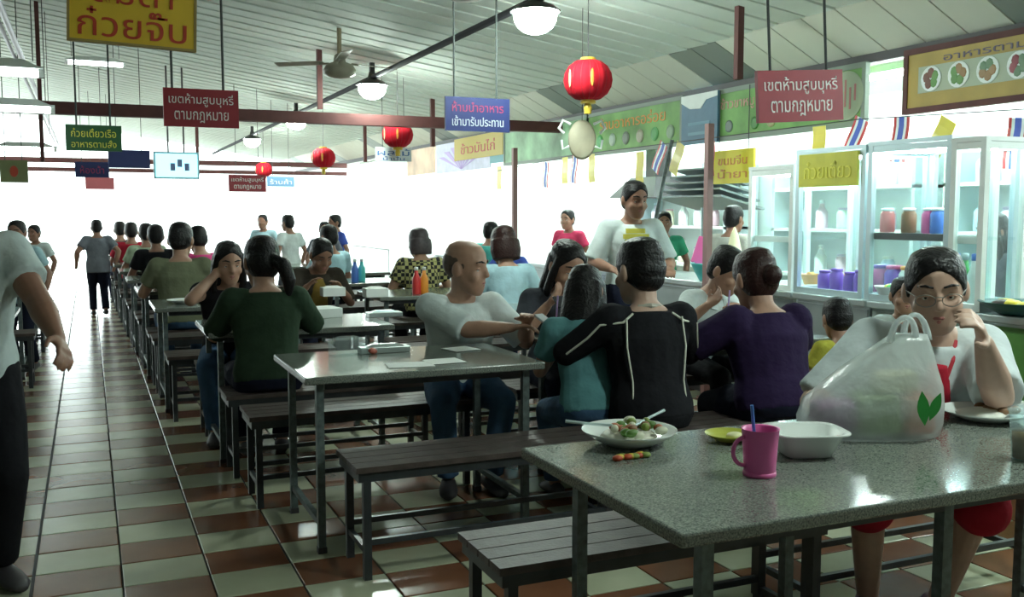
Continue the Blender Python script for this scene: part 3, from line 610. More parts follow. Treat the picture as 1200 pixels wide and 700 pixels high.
# --- light blue back
person('person in light blue shirt with bobbed brown hair, seen from behind', (3.06, 7.07), -6, .98, 1.28, lean=14, head=(0, -10, 0), shirt=C_LBLUE, sleeve='short', legs=C_NAVY, hair='bob', hairm=M_HAIRR, vox=.010)
# --- checked shirt
person('person in yellow and black checked shirt, seen from behind', (2.84, 8.62), -4, .95, 1.18, lean=10, head=(10, -4, 0), shirt=C_CHECK, sleeve='short', legs=C_BLACK, hair='bob', hairm=mat('greying_hair', (.06, .045, .05), .5, var=.3, vscale=40), vox=.011, fat=1.1)
# --- yellow top woman
y_ = person('woman in brown and mustard top eating at a table in the aisle row', (1.69, 8.04), 184, .93, 1.15, lean=20, head=(6, -22, 0), shirt=C_DBROWN, sleeve='elbow', legs=C_NAVY, hair='bun', skin=M_SKIN2, vox=.010, faceparts=True, hands=[('w', 1.85, 7.75, .80), ('w', 1.58, 7.72, .82)])
b = B(); b.loft([(y_['sp'](z, 0, yy), y_['X']*w, y_['Y']*.02) for z, yy, w in ((.02, .125, .08), (.2, .118, .085), (.36, .11, .06), (.43, .08, .03))], 12); obj('mustard_panel', b, C_MUST, y_['t'], True)
# --- olive man, pink
person('man in olive shirt seen from behind in the aisle row', (.69, 8.47), -4, 1.02, 1.18, lean=8, head=(-14, -8, 0), shirt=C_OLIVE, sleeve='short', legs=C_JEAN, hair='short', vox=.011, fat=1.15, hands=[('w', .50, 8.88, .79), ('w', .95, 8.88, .79)])
person('person in bright pink shirt beyond the olive shirted man', (1.04, 10.02), 12, 1.0, 1.1, lean=14, head=(0, -10, 0), shirt=C_PINK, sleeve='elbow', legs=C_BLUE, hair='short', vox=.013)
# --- left foreground man
L_ = person('standing man in pale grey shirt and black trousers cut by the left edge', (-.44, 4.02), 205, 1.0, 1.08, sit=False, lean=2, shirt=C_LGREY, sleeve='short', legs=C_BLACK, hair='short', skin=M_SKIN2, vox=.0075, fat=1.15, hip=.84, leg_len=.93, shirt_len=1.0,
    hands=[('w', -.10, 3.66, .95), None], elbow=[(-.5, -.2, -.5), None], palm=[(.5, -.3, -.5), None], curl=.55)
# --- server
S_ = person('man standing in white t-shirt with yellow print before the stalls', (3.70, 6.30), 168, 1.0, 1.12, sit=False, lean=2, head=(10, -8, 0), shirt=C_WHITE, sleeve='elbow', legs=C_NAVY, hair='short', skin=M_SKIN2, vox=.010, faceparts=True, fat=1.12, hip=.87, leg_len=.965, hands=[(-.22, .26, 1.0), (.22, .26, 1.0)])
sp = S_['sp']
b = B()
for z, w, yy in ((.405, .075, .105), (.365, .10, .122), (.325, .085, .136)):
    b.loft([(sp(z-.017, 0, yy+.002), S_['X']*w, S_['Y']*.012), (sp(z+.017, 0, yy-.004), S_['X']*w, S_['Y']*.012)], 12)
obj('chest_print', b, mat('yellow_print', (.62, .55, .08), .7), S_['t'])
# --- people further off, in and before the stalls
def far(label, px, py_top, dist, topz=None, face=180, shirt=C_WHITE, legs=C_NAVY, hair='short', skin=M_SKIN2, sit=False, fat=1.0, hs=1.12, **kw):
    p = pd(px, py_top, dist); top = p.z; row = kw.pop('row', None)
    if row: p = pyy(px, py_top, row)
    if sit: s = .97
    else: s = max(.55, top/1.69)
    return person(label, (p.x, p.y), face, s, hs, sit=sit, lean=kw.pop('lean', 3), shirt=shirt, legs=legs, hair=hair, skin=skin, vox=kw.pop('vox', .015), fingers=kw.pop('fingers', False), fat=fat, faceparts=kw.pop('faceparts', 60 < abs(face) < 250 and dist < 14), **kw)
far('man in dark shirt walking away down the bright aisle', 113, 256, 13.2, face=4, shirt=C_GREY, legs=C_NAVY, fat=1.15, feet=[(-.09, .12, .085), (.09, -.12, .12)], hands=[(-.34, .05, .92), (.26, -.1, .88)])
far('man in white shirt standing at the far tables', 340, 250, 13.0, face=30, shirt=C_WHITE, legs=C_GREY)
far('thin person in pale shirt standing left of the man in white', 309, 250, 15.0, face=150, shirt=C_LBLUE, legs=C_GREY)
far('person in grey shirt standing behind the mustard top woman', 380, 258, 12.5, face=170, shirt=C_GREY)
far('person in blue shirt standing beside the far stall', 396, 250, 13.5, face=100, shirt=C_BLUE, fat=.9)
far('dark haired diner sitting behind the mustard top woman', 389, 274, 10.4, sit=True, row=10.17, face=25, shirt=C_LBLUE, hair='short')
far('person in turquoise shirt at the stall behind the bald man', 572, 258, 10.0, face=-60, shirt=C_TURQ)
far('person in blue shirt bending at the stall behind the bald man', 592, 270, 9.6, face=-40, shirt=C_BLUE, lean=30)
far('person in pink red shirt busy in the stall left of the server', 668, 244, 11.6, face=120, shirt=cloth('rose', (.55, .05, .12)))
far('person in green shirt and dark cap in the stall right of the server', 778, 246, 9.9, face=150, shirt=cloth('jade', (.05, .35, .2)), fingers=True)
far('person in beige shirt turned sideways at the stall counter', 856, 238, 8.5, face=-70, shirt=C_BEIGE, fingers=True, vox=.012)
far('person at the right edge leaning in the last stall', 1186, 244, 5.9, face=75, shirt=C_CHAR, lean=12, hair='long', fingers=True, vox=.012)
far('diner in red shirt among the far aisle tables', 154, 280, 14.2, sit=True, row=14.66, face=0, shirt=C_RED)
far('diner in pale green shirt among the far aisle tables', 172, 277, 13.0, sit=True, row=13.11, face=5, shirt=cloth('sage', (.35, .42, .3)))
far('diner in dark shirt at the far end of the aisle row', 141, 279, 15.6, sit=True, row=16.22, face=0, shirt=C_CHAR)
far('diner in black shirt beside the sage shirted diner', 183, 284, 12.2, sit=True, row=11.57, face=0, shirt=C_BLACK)
far('person in pale blue shirt on the left side of the aisle', 22, 256, 8.6, face=160, shirt=C_LBLUE, sit=False, hair='short')
far('person in white shirt further down the left side', 42, 262, 12.0, face=150, shirt=C_WHITE)

# ------------------------------------------------------------------ food stalls along the right side
CX0, CX1, CH = 4.30, 4.95, .875
M_GREENP = mat('green_panel', (.10, .26, .06), .5, var=.3, vscale=5)
def y_at(px, py=300, x=CX0): return pxx(px, py, x).y
edges = [1.6, 2.6, y_at(1145), y_at(1017), y_at(930), y_at(870), 8.2, 10.4, 12.6, 14.8, 17.0, 19.4]
names = ['stainless stall counter outside the right edge', 'green fronted stall counter at the right edge', 'pale stall counter behind the woman in glasses', 'grey stall counter under the glass case with purple jars', 'narrow stall counter behind the purple back', 'long stall counter behind the server', 'stall counter beyond the server', 'stall counter behind the bald man', 'stall counter behind the checked shirt', 'far stall counter before the last', 'last stall counter at the far end']
for k in range(len(edges)-1):
    y0, y1 = edges[k], edges[k+1]
    t = thing('stall_counter', names[k], 'counter', (CX0, y0, 0), group='stall counters'); L = y1-y0-.02
    obj('body', B().span((.03, 0, .1), (CX1-CX0, L, CH-.04)), [M_STAIN, M_STAIN, mat('pale_counter', (.5, .57, .54), .4, var=.06), M_STAIN, M_WHITE][k % 5], t)
    obj('plinth', B().span((.08, .02, 0), (CX1-CX0-.05, L-.02, .1)), M_DARK, t)
    obj('worktop', B().span((-.02, 0, CH-.04), (CX1-CX0+.02, L, CH)), M_STAIN, t, bevel=.006)
    n = max(1, int(L/.6))
    for q in range(n): obj('front_panel', B().span((.018, q*L/n+.01, .12), (.03, (q+1)*L/n-.01, CH-.06)), M_GREENP if k == 1 else (mat('pale_counter', (.5, .57, .54)) if k == 2 else M_STAIN), t)
def tube_light(y, label):
    t = thing('tube_lamp', label, 'lamp', (5.75, y, Z_LOW-.07), group='tube lamps in the stalls')
    obj('housing', B().box((0, 0, .045), (.14, 1.3, .05)), M_WHITE, t); obj('tube', B().tube((0, -.6, 0), (0, .6, 0), .02), M_TUBE, t)
    for s in (-1, 1): obj('cap', B().box((0, s*.625, .01), (.05, .04, .06)), M_WHITE, t)
for k, y in enumerate((2.4, 4.2, 6.0, 7.8, 9.6, 11.4, 13.4, 15.6, 18.0, 21.0)): tube_light(y, 'lit tube lamp on the stall ceiling, %s along the row' % ORD[k])
# back shelves in the stalls, with their goods
def back_unit(y0, y1, label, seed):
    r = random.Random(seed); t = thing('back_shelf', label, 'shelf', (6.5, y0, 0), group='shelves at the back of the stalls'); L = y1-y0
    for z in (.8, 1.25, 1.65): obj('shelf_board', B().span((0, 0, z-.03), (.42, L, z)), M_WHITE, t)
    for y in (0, L-.04): obj('upright', B().span((0, y, 0), (.42, y+.04, 1.95)), M_ALU, t)
    obj('back_panel', B().span((.42, 0, .1), (.44, L, 1.95)), mat('pale_back', (.7, .8, .8), .5), t)
    return t
cols = {'orange': (.8, .3, .04), 'pink': (.8, .15, .4), 'purple': (.25, .12, .6), 'green': (.1, .5, .12), 'yellow': (.8, .65, .06), 'blue': (.08, .2, .65), 'white': (.8, .84, .84), 'red': (.6, .04, .04), 'turquoise': (.1, .6, .6), 'brown': (.2, .1, .05)}
PM = {k: plain(k, v, .3) for k, v in cols.items()}
def jar(p, r, h, c, lid, label, group=None, cat='jar'):
    t = thing('jar', label, cat, p, 0, group)
    obj('body', B().lathe([(r*.9, 0), (r, .02*h/.1*.3), (r, h*.75), (r*.8, h*.86), (r*.75, h*.9)]), PM[c], t, True); obj('lid', B().lathe([(r*.8, h*.9), (r*.85, h*.91), (r*.85, h), (r*.6, h*1.02)]), PM[lid], t, True); return t
def bowl(p, r, h, m, label, fill=None, group=None):
    t = thing('bowl', label, 'bowl', p, 0, group)
    obj('body', B().lathe([(r*.45, 0), (r*.5, .004), (r*.75, h*.45), (r, h), (r*1.02, h), (r*.98, h*.93), (r*.72, h*.4), (r*.4, h*.12)]), m, t, True)
    if fill:
        rr = random.Random(label)
        for k in range(7): a = rr.uniform(0, 6.28); q = rr.uniform(0, .55)*r; obj('food', B().ball((q*math.cos(a), q*math.sin(a), h*.8), (r*.3, r*.26, h*.35), 8, 5), fill[k % len(fill)], t, True)
    return t
def bottle(p, r, h, c, cap, label, group=None):
    t = thing('bottle', label, 'bottle', p, 0, group)
    obj('body', B().lathe([(r*.95, 0), (r, h*.04), (r, h*.58), (r*.5, h*.74), (r*.38, h*.9)]), PM[c], t, True); obj('cap', B().lathe([(r*.44, h*.88), (r*.44, h), (r*.2, h*1.01)]), PM[cap], t, True); return t
back_unit(2.3, 4.1, 'white back shelf in the stall at the right edge', 1); back_unit(4.3, 6.0, 'white back shelf behind the glass cases', 2); back_unit(6.3, 8.2, 'white back shelf behind the server', 3); back_unit(9, 11, 'white back shelf in the stall left of the server', 4)
for k_, v_ in {'pale pink': (.75, .5, .6), 'pale blue': (.5, .65, .8), 'cream': (.8, .76, .6), 'pale green': (.55, .75, .6), 'lilac': (.6, .55, .75)}.items(): PM[k_] = plain(k_.replace(' ', '_'), v_, .35)  # tints paled towards white, painting in the overexposed wash of the stalls
rr = random.Random(5); ck = ['pale pink', 'pale blue', 'cream', 'white', 'pale green', 'lilac', 'white']
for u, (y0, y1, w) in enumerate(((2.4, 4.0, 'right edge stall'), (4.4, 5.9, 'glass case stall'), (6.4, 8.1, "server's stall"), (9.1, 10.9, 'stall beyond the server'))):
    for z, zn in ((.8, 'lowest'), (1.25, 'middle'), (1.65, 'top')):
        n = 6
        for k in range(n):
            c = ck[(k*3+u*2+int(z*10)) % len(ck)]; c2 = ck[(k+u) % len(ck)]
            (jar if (k+u) % 2 else bottle)((6.72, y0+.1+(y1-y0-.2)*k/(n-1), z), .06, .2 if (k+u) % 2 else .28, c, c2, '%s container, %s on %s shelf, %s' % (c, ['rightmost', 'second from right', 'third from right', 'third from left', 'second from left', 'leftmost'][k], zn, w), 'goods on the stall shelves')
# glass display cases on the counters
def case(px0, px1, zt, label, header=None, fm=M_ALU, x0=CX0+.04, d=.5, shelf=True, py=300):
    y1, y0 = y_at(px0, py, x0), y_at(px1, py, x0); L = y1-y0; H = zt-CH
    t = thing('display_case', label, 'display case', (x0, y0, CH), group='glass display cases')
    for x in (0, d):
        for y in (0, L): obj('post', B().box((x, y, H/2), (.035, .035, H)), fm, t)
    for z in (.02, H-.02):
        for x in (0, d): obj('rail', B().span((x-.015, .017, z-.018), (x+.015, L-.017, z+.018)), fm, t)
        for y in (0, L): obj('rail', B().span((.017, y-.015, z-.018), (d-.017, y+.015, z+.018)), fm, t)
    for x in (0,): obj('pane', B().span((x-.003, .018, .04), (x+.003, L-.018, H-.04)), M_GLASS, t)
    for y in (0, L): obj('pane', B().span((.018, y-.003, .04), (d-.018, y+.003, H-.04)), M_GLASS, t)
    obj('roof', B().span((-.02, -.02, H), (d+.02, L+.02, H+.025)), fm, t)
    if shelf:
        obj('shelf', B().span((.03, .02, H*.42), (d-.03, L-.02, H*.42+.015)), M_GLASS, t)
        obj('shelf_rail', B().span((.01, .02, H*.42-.02), (.03, L-.02, H*.42+.02)), M_DARK if fm is M_ALU else fm, t)
    lt = obj('tube', B().tube((d*.5, .06, H-.03), (d*.5, L-.06, H-.03), .012), mat('lit_case_tube', (.84, 1.0, .98), .4, emit=60), t)
    if header:
        hb = obj('header_board', B().span((-.035, .03, H-.22), (-.02, L-.03, H-.01)), header[0], t)
        lettering(header[1], (L-.06)*.8, .11, header[2], hb, Matrix(((0, 0, -1, -.037), (-1, 0, 0, L/2), (0, 1, 0, H-.115), (0, 0, 0, 1))))
    return t, (x0, y0, L, d, H)
M_YELB = mat('yellow_board', (.62, .58, .05), .5, var=.1); M_YELS = mat('bright_yellow_board', (.85, .72, .03), .5)
M_TXRED = mat('red_lettering', (.5, .05, .02), .5); M_TXW = mat('white_lettering', (.85, .8, .78), .5); M_TXY = mat('yellow_lettering', (.85, .8, .1), .5); M_TXO = mat('orange_lettering', (.75, .3, .05), .5)
c1, g1 = case(935, 1011, 1.79, 'glass case with olive and yellow header above the purple jars', (M_YELB, 'ก๋วยเตี๋ยว', M_TXY), shelf=False)
c2, g2 = case(1019, 1110, 1.80, 'tall glass case with a middle shelf behind the woman in glasses')
c3, g3 = case(1116, 1150, 1.78, 'narrow glass case right of the woman in glasses', fm=M_WHITE, d=.3)
c4, g4 = case(880, 928, 1.70, 'white framed glass case left of the yellow headed case', fm=M_WHITE)
for k, px in enumerate((958, 972, 988, 1000)):
    y = y_at(px, 330, CX0+.1); jar((CX0+.16, y, CH), .045, .15+.015*(k % 2), 'purple', 'purple', 'purple lidded jar, %s in the row under the yellow header' % ['leftmost', 'second from left', 'third from left', 'rightmost'][k], 'purple jars')
for k, (px, c) in enumerate(((945, 'orange'), (966, 'yellow'), (980, 'orange'), (995, 'pink'))):
    y = y_at(px, 320, CX0+.3); bowl((CX0+.34, y, CH), .07, .1, PM[c], '%s heaped food bowl behind the purple jars, %s' % (c, ['far left', 'left', 'middle', 'right'][k]), [PM['orange'], PM['yellow']], 'bowls in the display case')
for k, (px, c, cc) in enumerate(((1030, 'pink', 'purple'), (1045, 'purple', 'pink'), (1062, 'white', 'orange'), (1090, 'green', 'green'))):
    y = y_at(px, 290, CX0+.25); jar((CX0+.28, y, CH), .06, .2, c, cc, '%s tub with %s lid on the floor of the tall glass case' % (c, cc), 'tubs in the tall case')
for k, (px, c) in enumerate(((1035, 'red'), (1060, 'brown'), (1084, 'pink'), (1094, 'blue'))):
    y = y_at(px, 280, CX0+.25); jar((CX0+.28, y, CH+g2[4]*.42+.0155), .045, .15, c, 'white', '%s pot with white lid on the shelf of the tall glass case' % c, 'pots in the tall case')
for k, (px, c, cc) in enumerate(((1122, 'blue', 'blue'), (1132, 'green', 'white'), (1143, 'white', 'blue'))):
    y = y_at(px, 290, CX0+.18); bottle((CX0+.18, y, CH), .04, .3, c, cc, '%s bottle with %s cap in the narrow glass case' % (c, cc), 'bottles in the narrow case')
bowl((CX0+.1, y_at(1030, 345), CH), .1, .09, PM['white'], 'white heaped bowl at the counter edge left of the woman', [PM['yellow'], PM['white'], PM['green']])
bowl((CX0+.1, y_at(1180, 345), CH), .2, .07, mat('dark_tray', (.03, .12, .12), .3), 'wide dark green tray on the right edge counter', [PM['yellow'], PM['green'], M_WOOD])
bowl((CX0+.12, y_at(815, 320), CH), .14, .14, PM['turquoise'], 'turquoise basin on the counter beside the server')
t = thing('plastic_scoop', 'bright pink plastic scoop standing in the turquoise basin', 'scoop', (CX0+.12, y_at(806, 320), CH+.06), .3); obj('blade', B().box((0, 0, .17), (.03, .12, .22), rot(0, 14, 10)), PM['pink'], t, bevel=.012); obj('handle', B().tube((0, 0, .0), (0, .0, .1), .012), PM['pink'], t)
t = thing('paper_cone', 'cream folded paper cone beside the pink scoop', 'cone', (CX0+.25, y_at(828, 320), CH)); obj('cone', B().lathe([(.11, 0), (.1, .04), (.03, .36), (.005, .42)]), mat('cream_paper', (.75, .7, .45), .7), t, True); obj('base_rim', B().lathe([(.12, 0), (.12, .012), (.1, .014)]), M_PAPER, t)
for k, (px, c) in enumerate(((700, 'green'), (716, 'yellow'), (690, 'white'), (760, 'green'), (775, 'red'))):
    bowl((CX0+.25, y_at(px, 310, CX0+.25), CH), .13, .12, PM['white'], 'white bowl of %s produce on the counter, %s' % (c, ['just left of the server', 'behind the server', 'furthest left of the server', 'just right of the server', 'nearest the turquoise basin'][k]), [PM[c], PM['green'], PM['white']], 'produce bowls on the counter')
# cooking hood and prop pole seen left of the server
t = thing('cooking_hood', 'black cooking hood with chimney left of the server', 'hood', (5.75, 9.2, 1.62)); obj('canopy', B().box((0, 0, .06), (.7, .95, .22), taper=.55), M_DARK, t); obj('chimney', B().box((0, 0, .54), (.2, .2, .78)), M_DARK, t)
t = thing('service_awning', 'dark striped awning frame right of the server', 'awning', (5.5, 7.9, 1.5))
for k in range(5): obj('slat', B().box((0, 0, .07*k), (.5-.04*k, 1.1-.1*k, .018), rot(0, 0, 14)), mat('slate_slat', (.2, .25, .27), .4), t)
obj('post', B().tube((.15, .3, -1.5), (.15, .3, .4), .02), M_ALU, t); obj('post', B().tube((.15, -.3, -1.5), (.15, -.3, .4), .02), M_ALU, t)
a, b_ = pxx(757, 250, 4.7), pxx(787, 203, 4.9); o = obj('prop_pole', B().tube(V((a.x, a.y, CH+.004)), b_+V((0, 0, .3)), .018), M_STEELG); tag(o, 'slanting grey prop pole right of the server\'s head', 'pole')
p = pxx(829, 290, CX0-.06); o = obj('stall_post', B().span((p.x-.025, p.y-.025, 0), (p.x+.025, p.y+.025, 2.06)).span((p.x-.045, p.y-.045, 0), (p.x+.045, p.y+.045, .02)), mat('brownish_post', (.25, .13, .12), .5)); tag(o, 'brown red steel post beside the yellow stall sign', 'post')
p = pxx(603, 260, CX0-.06); o = obj('stall_post', B().span((p.x-.025, p.y-.025, 0), (p.x+.025, p.y+.025, 2.1)).span((p.x-.045, p.y-.045, 0), (p.x+.045, p.y+.045, .02)), MATS['brownish_post']); tag(o, 'thin steel post behind the bald man', 'post')
# sign boards above the stalls
def board(px0, px1, z0, z1, m, label, x=X_LOW-.045, frame=None, txt=None, cat='sign', name='stall_banner'):
    zc = (z0+z1)/2; 
    def yy(px):
        lo, hi = .3, 60
        for _ in range(50):
            mid = (lo+hi)/2; d = V((x, mid, zc))-EYE; q = 600+F_PX*d.dot(RGT)/d.dot(FWD)
            if q > px: lo = mid
            else: hi = mid
        return lo
    y0, y1 = yy(px1), yy(px0); L = y1-y0; t = thing(name, label, cat, (x, y0, z0), group='boards over the stalls'); H = z1-z0
    obj('panel', B().span((-.012, 0, 0), (.012, L, H)), m, t)
    if frame:
        for a, c in (((-.02, -.02, -.02), (.02, L+.02, .02)), ((-.02, -.02, H-.02), (.02, L+.02, H+.02)), ((-.02, -.02, .02), (.02, .02, H-.02)), ((-.02, L-.02, .02), (.02, L+.02, H-.02))): obj('frame', B().span(a, c), frame, t)
    for tx, u, w, zz, h, mm in (txt or []): lettering(tx, L*w, H*h, mm, t, Matrix(((0, 0, -1, -.014), (-1, 0, 0, L*(1-u)), (0, 1, 0, H*zz), (0, 0, 0, 1))))
    return t, L, H
M_GB = mat('green_banner', (.17, .36, .09), .55, var=.35, vscale=3); M_GB2 = mat('pale_green_banner', (.3, .5, .3), .55, var=.35, vscale=3); M_GOLD = mat('gold_board', (.40, .27, .045), .5, var=.2, vscale=3)
tg, L, H = board(1063, 1330, 2.10, 2.50, M_GOLD, 'gold menu board with round dish pictures at the top right', frame=M_RED, txt=[('อาหารตามสั่ง', .45, .5, .83, .14, mat('plum_lettering', (.12, .09, .12), .5))])
ax = -.016
obj('menu_strip', B().span((ax+.002, L*.16, H*.28), (ax+.004, L*.93, H*.72)), mat('pale_menu', (.42, .47, .36), .6), tg)
for k in range(6):
    y = L*(.86-.14*k); r = H*.21
    d = obj('dish_picture', B().lathe([(r, 0), (r, .003), (r*.9, .004)], n=20), M_WHITE, tg); d.rotation_euler = (0, -math.pi/2, 0); d.location = (ax, y, H*.5)
    for q in range(5):
        a = q*1.3+k; c = [(.15, .04, .02), (.1, .25, .05), (.3, .16, .06), (.12, .22, .12), (.25, .02, .04), (.3, .2, .02)][(k+q//3) % 6]
        obj('dish_food', B().ball((.45*r*math.cos(a), .45*r*math.sin(a), .004), (r*.42, r*.36, .004), 8, 4), plain('dish%d' % ((k+q//3) % 6), c), d)
tb, L, H = board(842, 1014, 2.06, 2.48, M_GB, 'green food banner behind the red hanging sign', frame=mat('grey_green_frame', (.2, .25, .2), .5), txt=[('ข้าวขาหมู', .16, .26, .7, .3, mat('pinkish_lettering', (.6, .3, .25), .5))])
d = obj('round_emblem', B().lathe([(H*.44, 0), (H*.44, .006), (H*.40, .008)], n=28), mat('olive_disc', (.3, .36, .24), .5), tb); d.rotation_euler = (0, -math.pi/2, 0); d.location = (-.014, L*.1, H*.5)
for k in range(5): obj('emblem_stroke', B().box((.02*(-1)**k, (k-2)*.05, .008), (.2-.04*abs(k-2), .018, .004)), mat('emblem_red', (.4, .12, .12), .5), d)
for u, c in ((.1, 'p1'), (.3, 'p2'), (.42, 'p3')):
    e = obj('food_picture', B().lathe([(H*.13, 0), (H*.13, .004), (H*.1, .008)], n=14), plain(c, {'p1': (.12, .16, .13), 'p2': (.04, .2, .02), 'p3': (.3, .3, .12)}[c]), tb); e.rotation_euler = (0, -math.pi/2, 0); e.location = (-.014, L*(1-u), H*.25)
tb, L, H = board(690, 800, 2.06, 2.495, M_GB, 'long green food banner behind the upper lantern', frame=MATS['grey_green_frame'], txt=[('ร้านอาหารอร่อย', .5, .7, .72, .3, MATS['orange_lettering'])])
for k in range(6):
    e = obj('food_picture', B().lathe([(H*.16, 0), (H*.16, .004), (H*.1, .01)], n=14), plain('fp%d' % k, [(.2, .3, .18), (.05, .3, .05), (.35, .33, .22), (.12, .16, .1), (.3, .4, .3), (.04, .35, .06)][k]), tb); e.rotation_euler = (0, -math.pi/2, 0); e.location = (-.014, L*(.1+.15*k), H*.3)
tb, L, H = board(800, 842, 2.04, 2.495, mat('blue_panel', (.06, .16, .26), .5, var=.1), 'blue panel with a white torn top between the green banners', x=X_LOW-.075)
obj('white_cap', B().plate([(-.016, .0, H), (-.016, L, H), (-.016, L, H*.86), (-.016, L*.75, H*.72), (-.016, L*.45, H*.7), (-.016, L*.3, H*.86), (-.016, 0, H*.9)], .006, (1, 0, 0)), M_WHITE, tb)
for k in range(2): obj('text_line', B().span((-.016, L*.2, H*(.18+.2*k)), (-.013, L*.8, H*(.24+.2*k))), mat('pale_blue_mark', (.12, .28, .4), .5), tb)
board(592, 690, 2.06, 2.495, M_GB2, 'pale green banner at the end of the long row', frame=MATS['grey_green_frame']); board(575, 592, 2.1, 2.495, mat('teal_board', (.12, .35, .4), .5), 'small teal board beside the pale green banner')
tb, L, H = board(512, 575, 2.04, 2.495, mat('lilac_banner', (.62, .6, .78), .5, var=.1), 'lilac banner with fanning rays far down the stalls')
for k in range(7): a = -.9+.3*k; obj('ray', B().plate([(-.014, L*.5, H*.05), (-.014, L*.5+math.sin(a)*L*.5+.12, H*.05+math.cos(a)*H*.8), (-.014, L*.5+math.sin(a)*L*.5-.12, H*.05+math.cos(a)*H*.8)], .004, (1, 0, 0)), mat('violet_ray', (.5, .35, .7), .5), tb)
board(478, 510, 2.06, 2.495, mat('cream_orange_banner', (.75, .5, .35), .5, var=.3, vscale=2), 'cream and orange banner at the far end of the stalls'); board(440, 476, 2.06, 2.495, mat('pale_banner', (.75, .8, .78), .5), 'pale banner at the last stall')
# plaque hanging under the lantern
p = pd(682, 164, 7.6); t = thing('hanging_plaque', 'beige oval plaque with curly white rim hanging under the upper lantern', 'plaque', p)
e = obj('disc', B().lathe([(.005, -.012), (.10, -.012), (.115, 0), (.10, .012), (.005, .012)], n=24), mat('beige_plaque', (.42, .38, .28), .6, var=.15), t, True); e.rotation_euler = (math.pi/2, 0, -YAW); e.scale = (.95, 1.35, 1)
for s in (-1, 1):
    obj('curl', B().path([RGT*(s*.09)+V((0, 0, .12)), RGT*(s*.15)+V((0, 0, .15)), RGT*(s*.18)+V((0, 0, .09)), RGT*(s*.14)+V((0, 0, .05))], .012), M_WHITE, t); obj('curl', B().path([RGT*(s*.10)+V((0, 0, -.05)), RGT*(s*.15)+V((0, 0, -.07)), RGT*(s*.16)+V((0, 0, .0))], .010), M_WHITE, t)
obj('cord', B().tube((0, 0, .14), (0, 0, ceil_z(p.x)-p.z), .003), M_DARK, t)

# flags and small hanging boards on the string below the banners
def pennant(px, py, x, kind, label, w=.135, h=.30, lean_=0):
    p = pxx(px, py, x); t = thing('pennant', label, 'flag', p, 0, 'flags strung before the stalls'); R = Matrix.Rotation(math.radians(lean_), 3, 'X')
    st = [('red', .0, .17), ('white', .17, .33), ('flagblue', .33, .67), ('white', .67, .83), ('red', .83, 1)] if kind == 'thai' else [('yellow', 0, 1)]
    PM.setdefault('flagblue', plain('flagblue', (.05, .1, .5)))
    for c, a, b2 in st:
        q = B(); n = 5; vs = []
        for i in range(n+1):
            zz = -h*i/n; bow = .006*math.sin(i*1.3)
            for yv in (a, b2):
                for th in (-.002, .002): vs.append(R @ V((bow+th, w/2-w*yv, zz)))
        fs = [(0, 1, 3, 2), (4*n, 4*n+2, 4*n+3, 4*n+1)]
        for i in range(n):
            k = 4*i; fs += [(k, k+2, k+6, k+4), (k+1, k+5, k+7, k+3), (k, k+4, k+5, k+1), (k+2, k+3, k+7, k+6)]
        obj('stripe' if kind == 'thai' else 'cloth', q.add(vs, fs), PM[c], t)
    return t
pts = [pxx(px, py, 5.0) for px, py in ((560, 205), (590, 199), (672, 182), (800, 166), (1005, 140), (1200, 128), (1330, 118))]
o = obj('flag_string', B().path(pts, .004, 6), M_DARK); tag(o, 'thin cord with flags strung along the stall fronts', 'string')
for px, py, k, l, ln in ((674, 183, 'thai', 'striped flag farthest left under the plaque', 10), (778, 168, 'thai', 'slanting striped flag left of the blue panel', 32), (832, 166, 'thai', 'straight striped flag beside the yellow stall sign', 0), (1010, 139, 'thai', 'slanting striped flag below the green banner end', 26), (1057, 137, 'thai', 'striped flag below the gap beside the gold board', 6), (1194, 138, 'thai', 'striped flag at the right edge', 6), (640, 190, 'thai', 'pale striped flag behind the bald man', 4)):
    pennant(px, py, 5.0, k, l, lean_=ln)
for px, py, l, ln in ((662, 184, 'yellow flag left of the plaque', 0), (693, 181, 'yellow flag right of the plaque', -4), (798, 168, 'yellow flag beside the blue panel', 26), (960, 148, 'yellow green flag under the red hanging sign', 0), (1112, 140, 'large yellow flag under the gold board', 30), (750, 178, 'small yellow flag above the server', 0), (585, 195, 'yellow flag far left down the stalls', 0)): pennant(px, py, 5.0, 'y', l, lean_=ln)
def hang_board(px0, py0, px1, py1, x, m, label, txt=None):
    a, b2 = pxx(px0, py0, x), pxx(px1, py1, x); c = (a+b2)/2; L = abs(a.y-b2.y); H = abs(a.z-b2.z); t = thing('stall_sign', label, 'sign', c)
    obj('panel', B().box((0, 0, 0), (.02, L, H)), m, t)
    for s in (-1, 1): obj('cord', B().tube((0, s*L*.35, H/2), (0, s*L*.35, Z_LOW-.05-c.z), .004), M_DARK, t)
    for tx, zz, h, mm in (txt or []): lettering(tx, L*.7, H*h, mm, t, Matrix(((0, 0, -1, -.012), (-1, 0, 0, 0), (0, 1, 0, H*zz), (0, 0, 0, 1))))
hang_board(836, 178, 884, 214, 5.2, M_YELS, 'bright yellow stall sign with orange lettering', [('ขนมจีน', .2, .28, M_TXO), ('น้ำยา', -.2, .28, M_TXO)])
hang_board(533, 164, 590, 181, 5.22, mat('amber_board', (.5, .36, .03), .5), 'small amber sign below the blue hanging sign', [('ข้าวมันไก่', 0, .5, M_TXRED)])

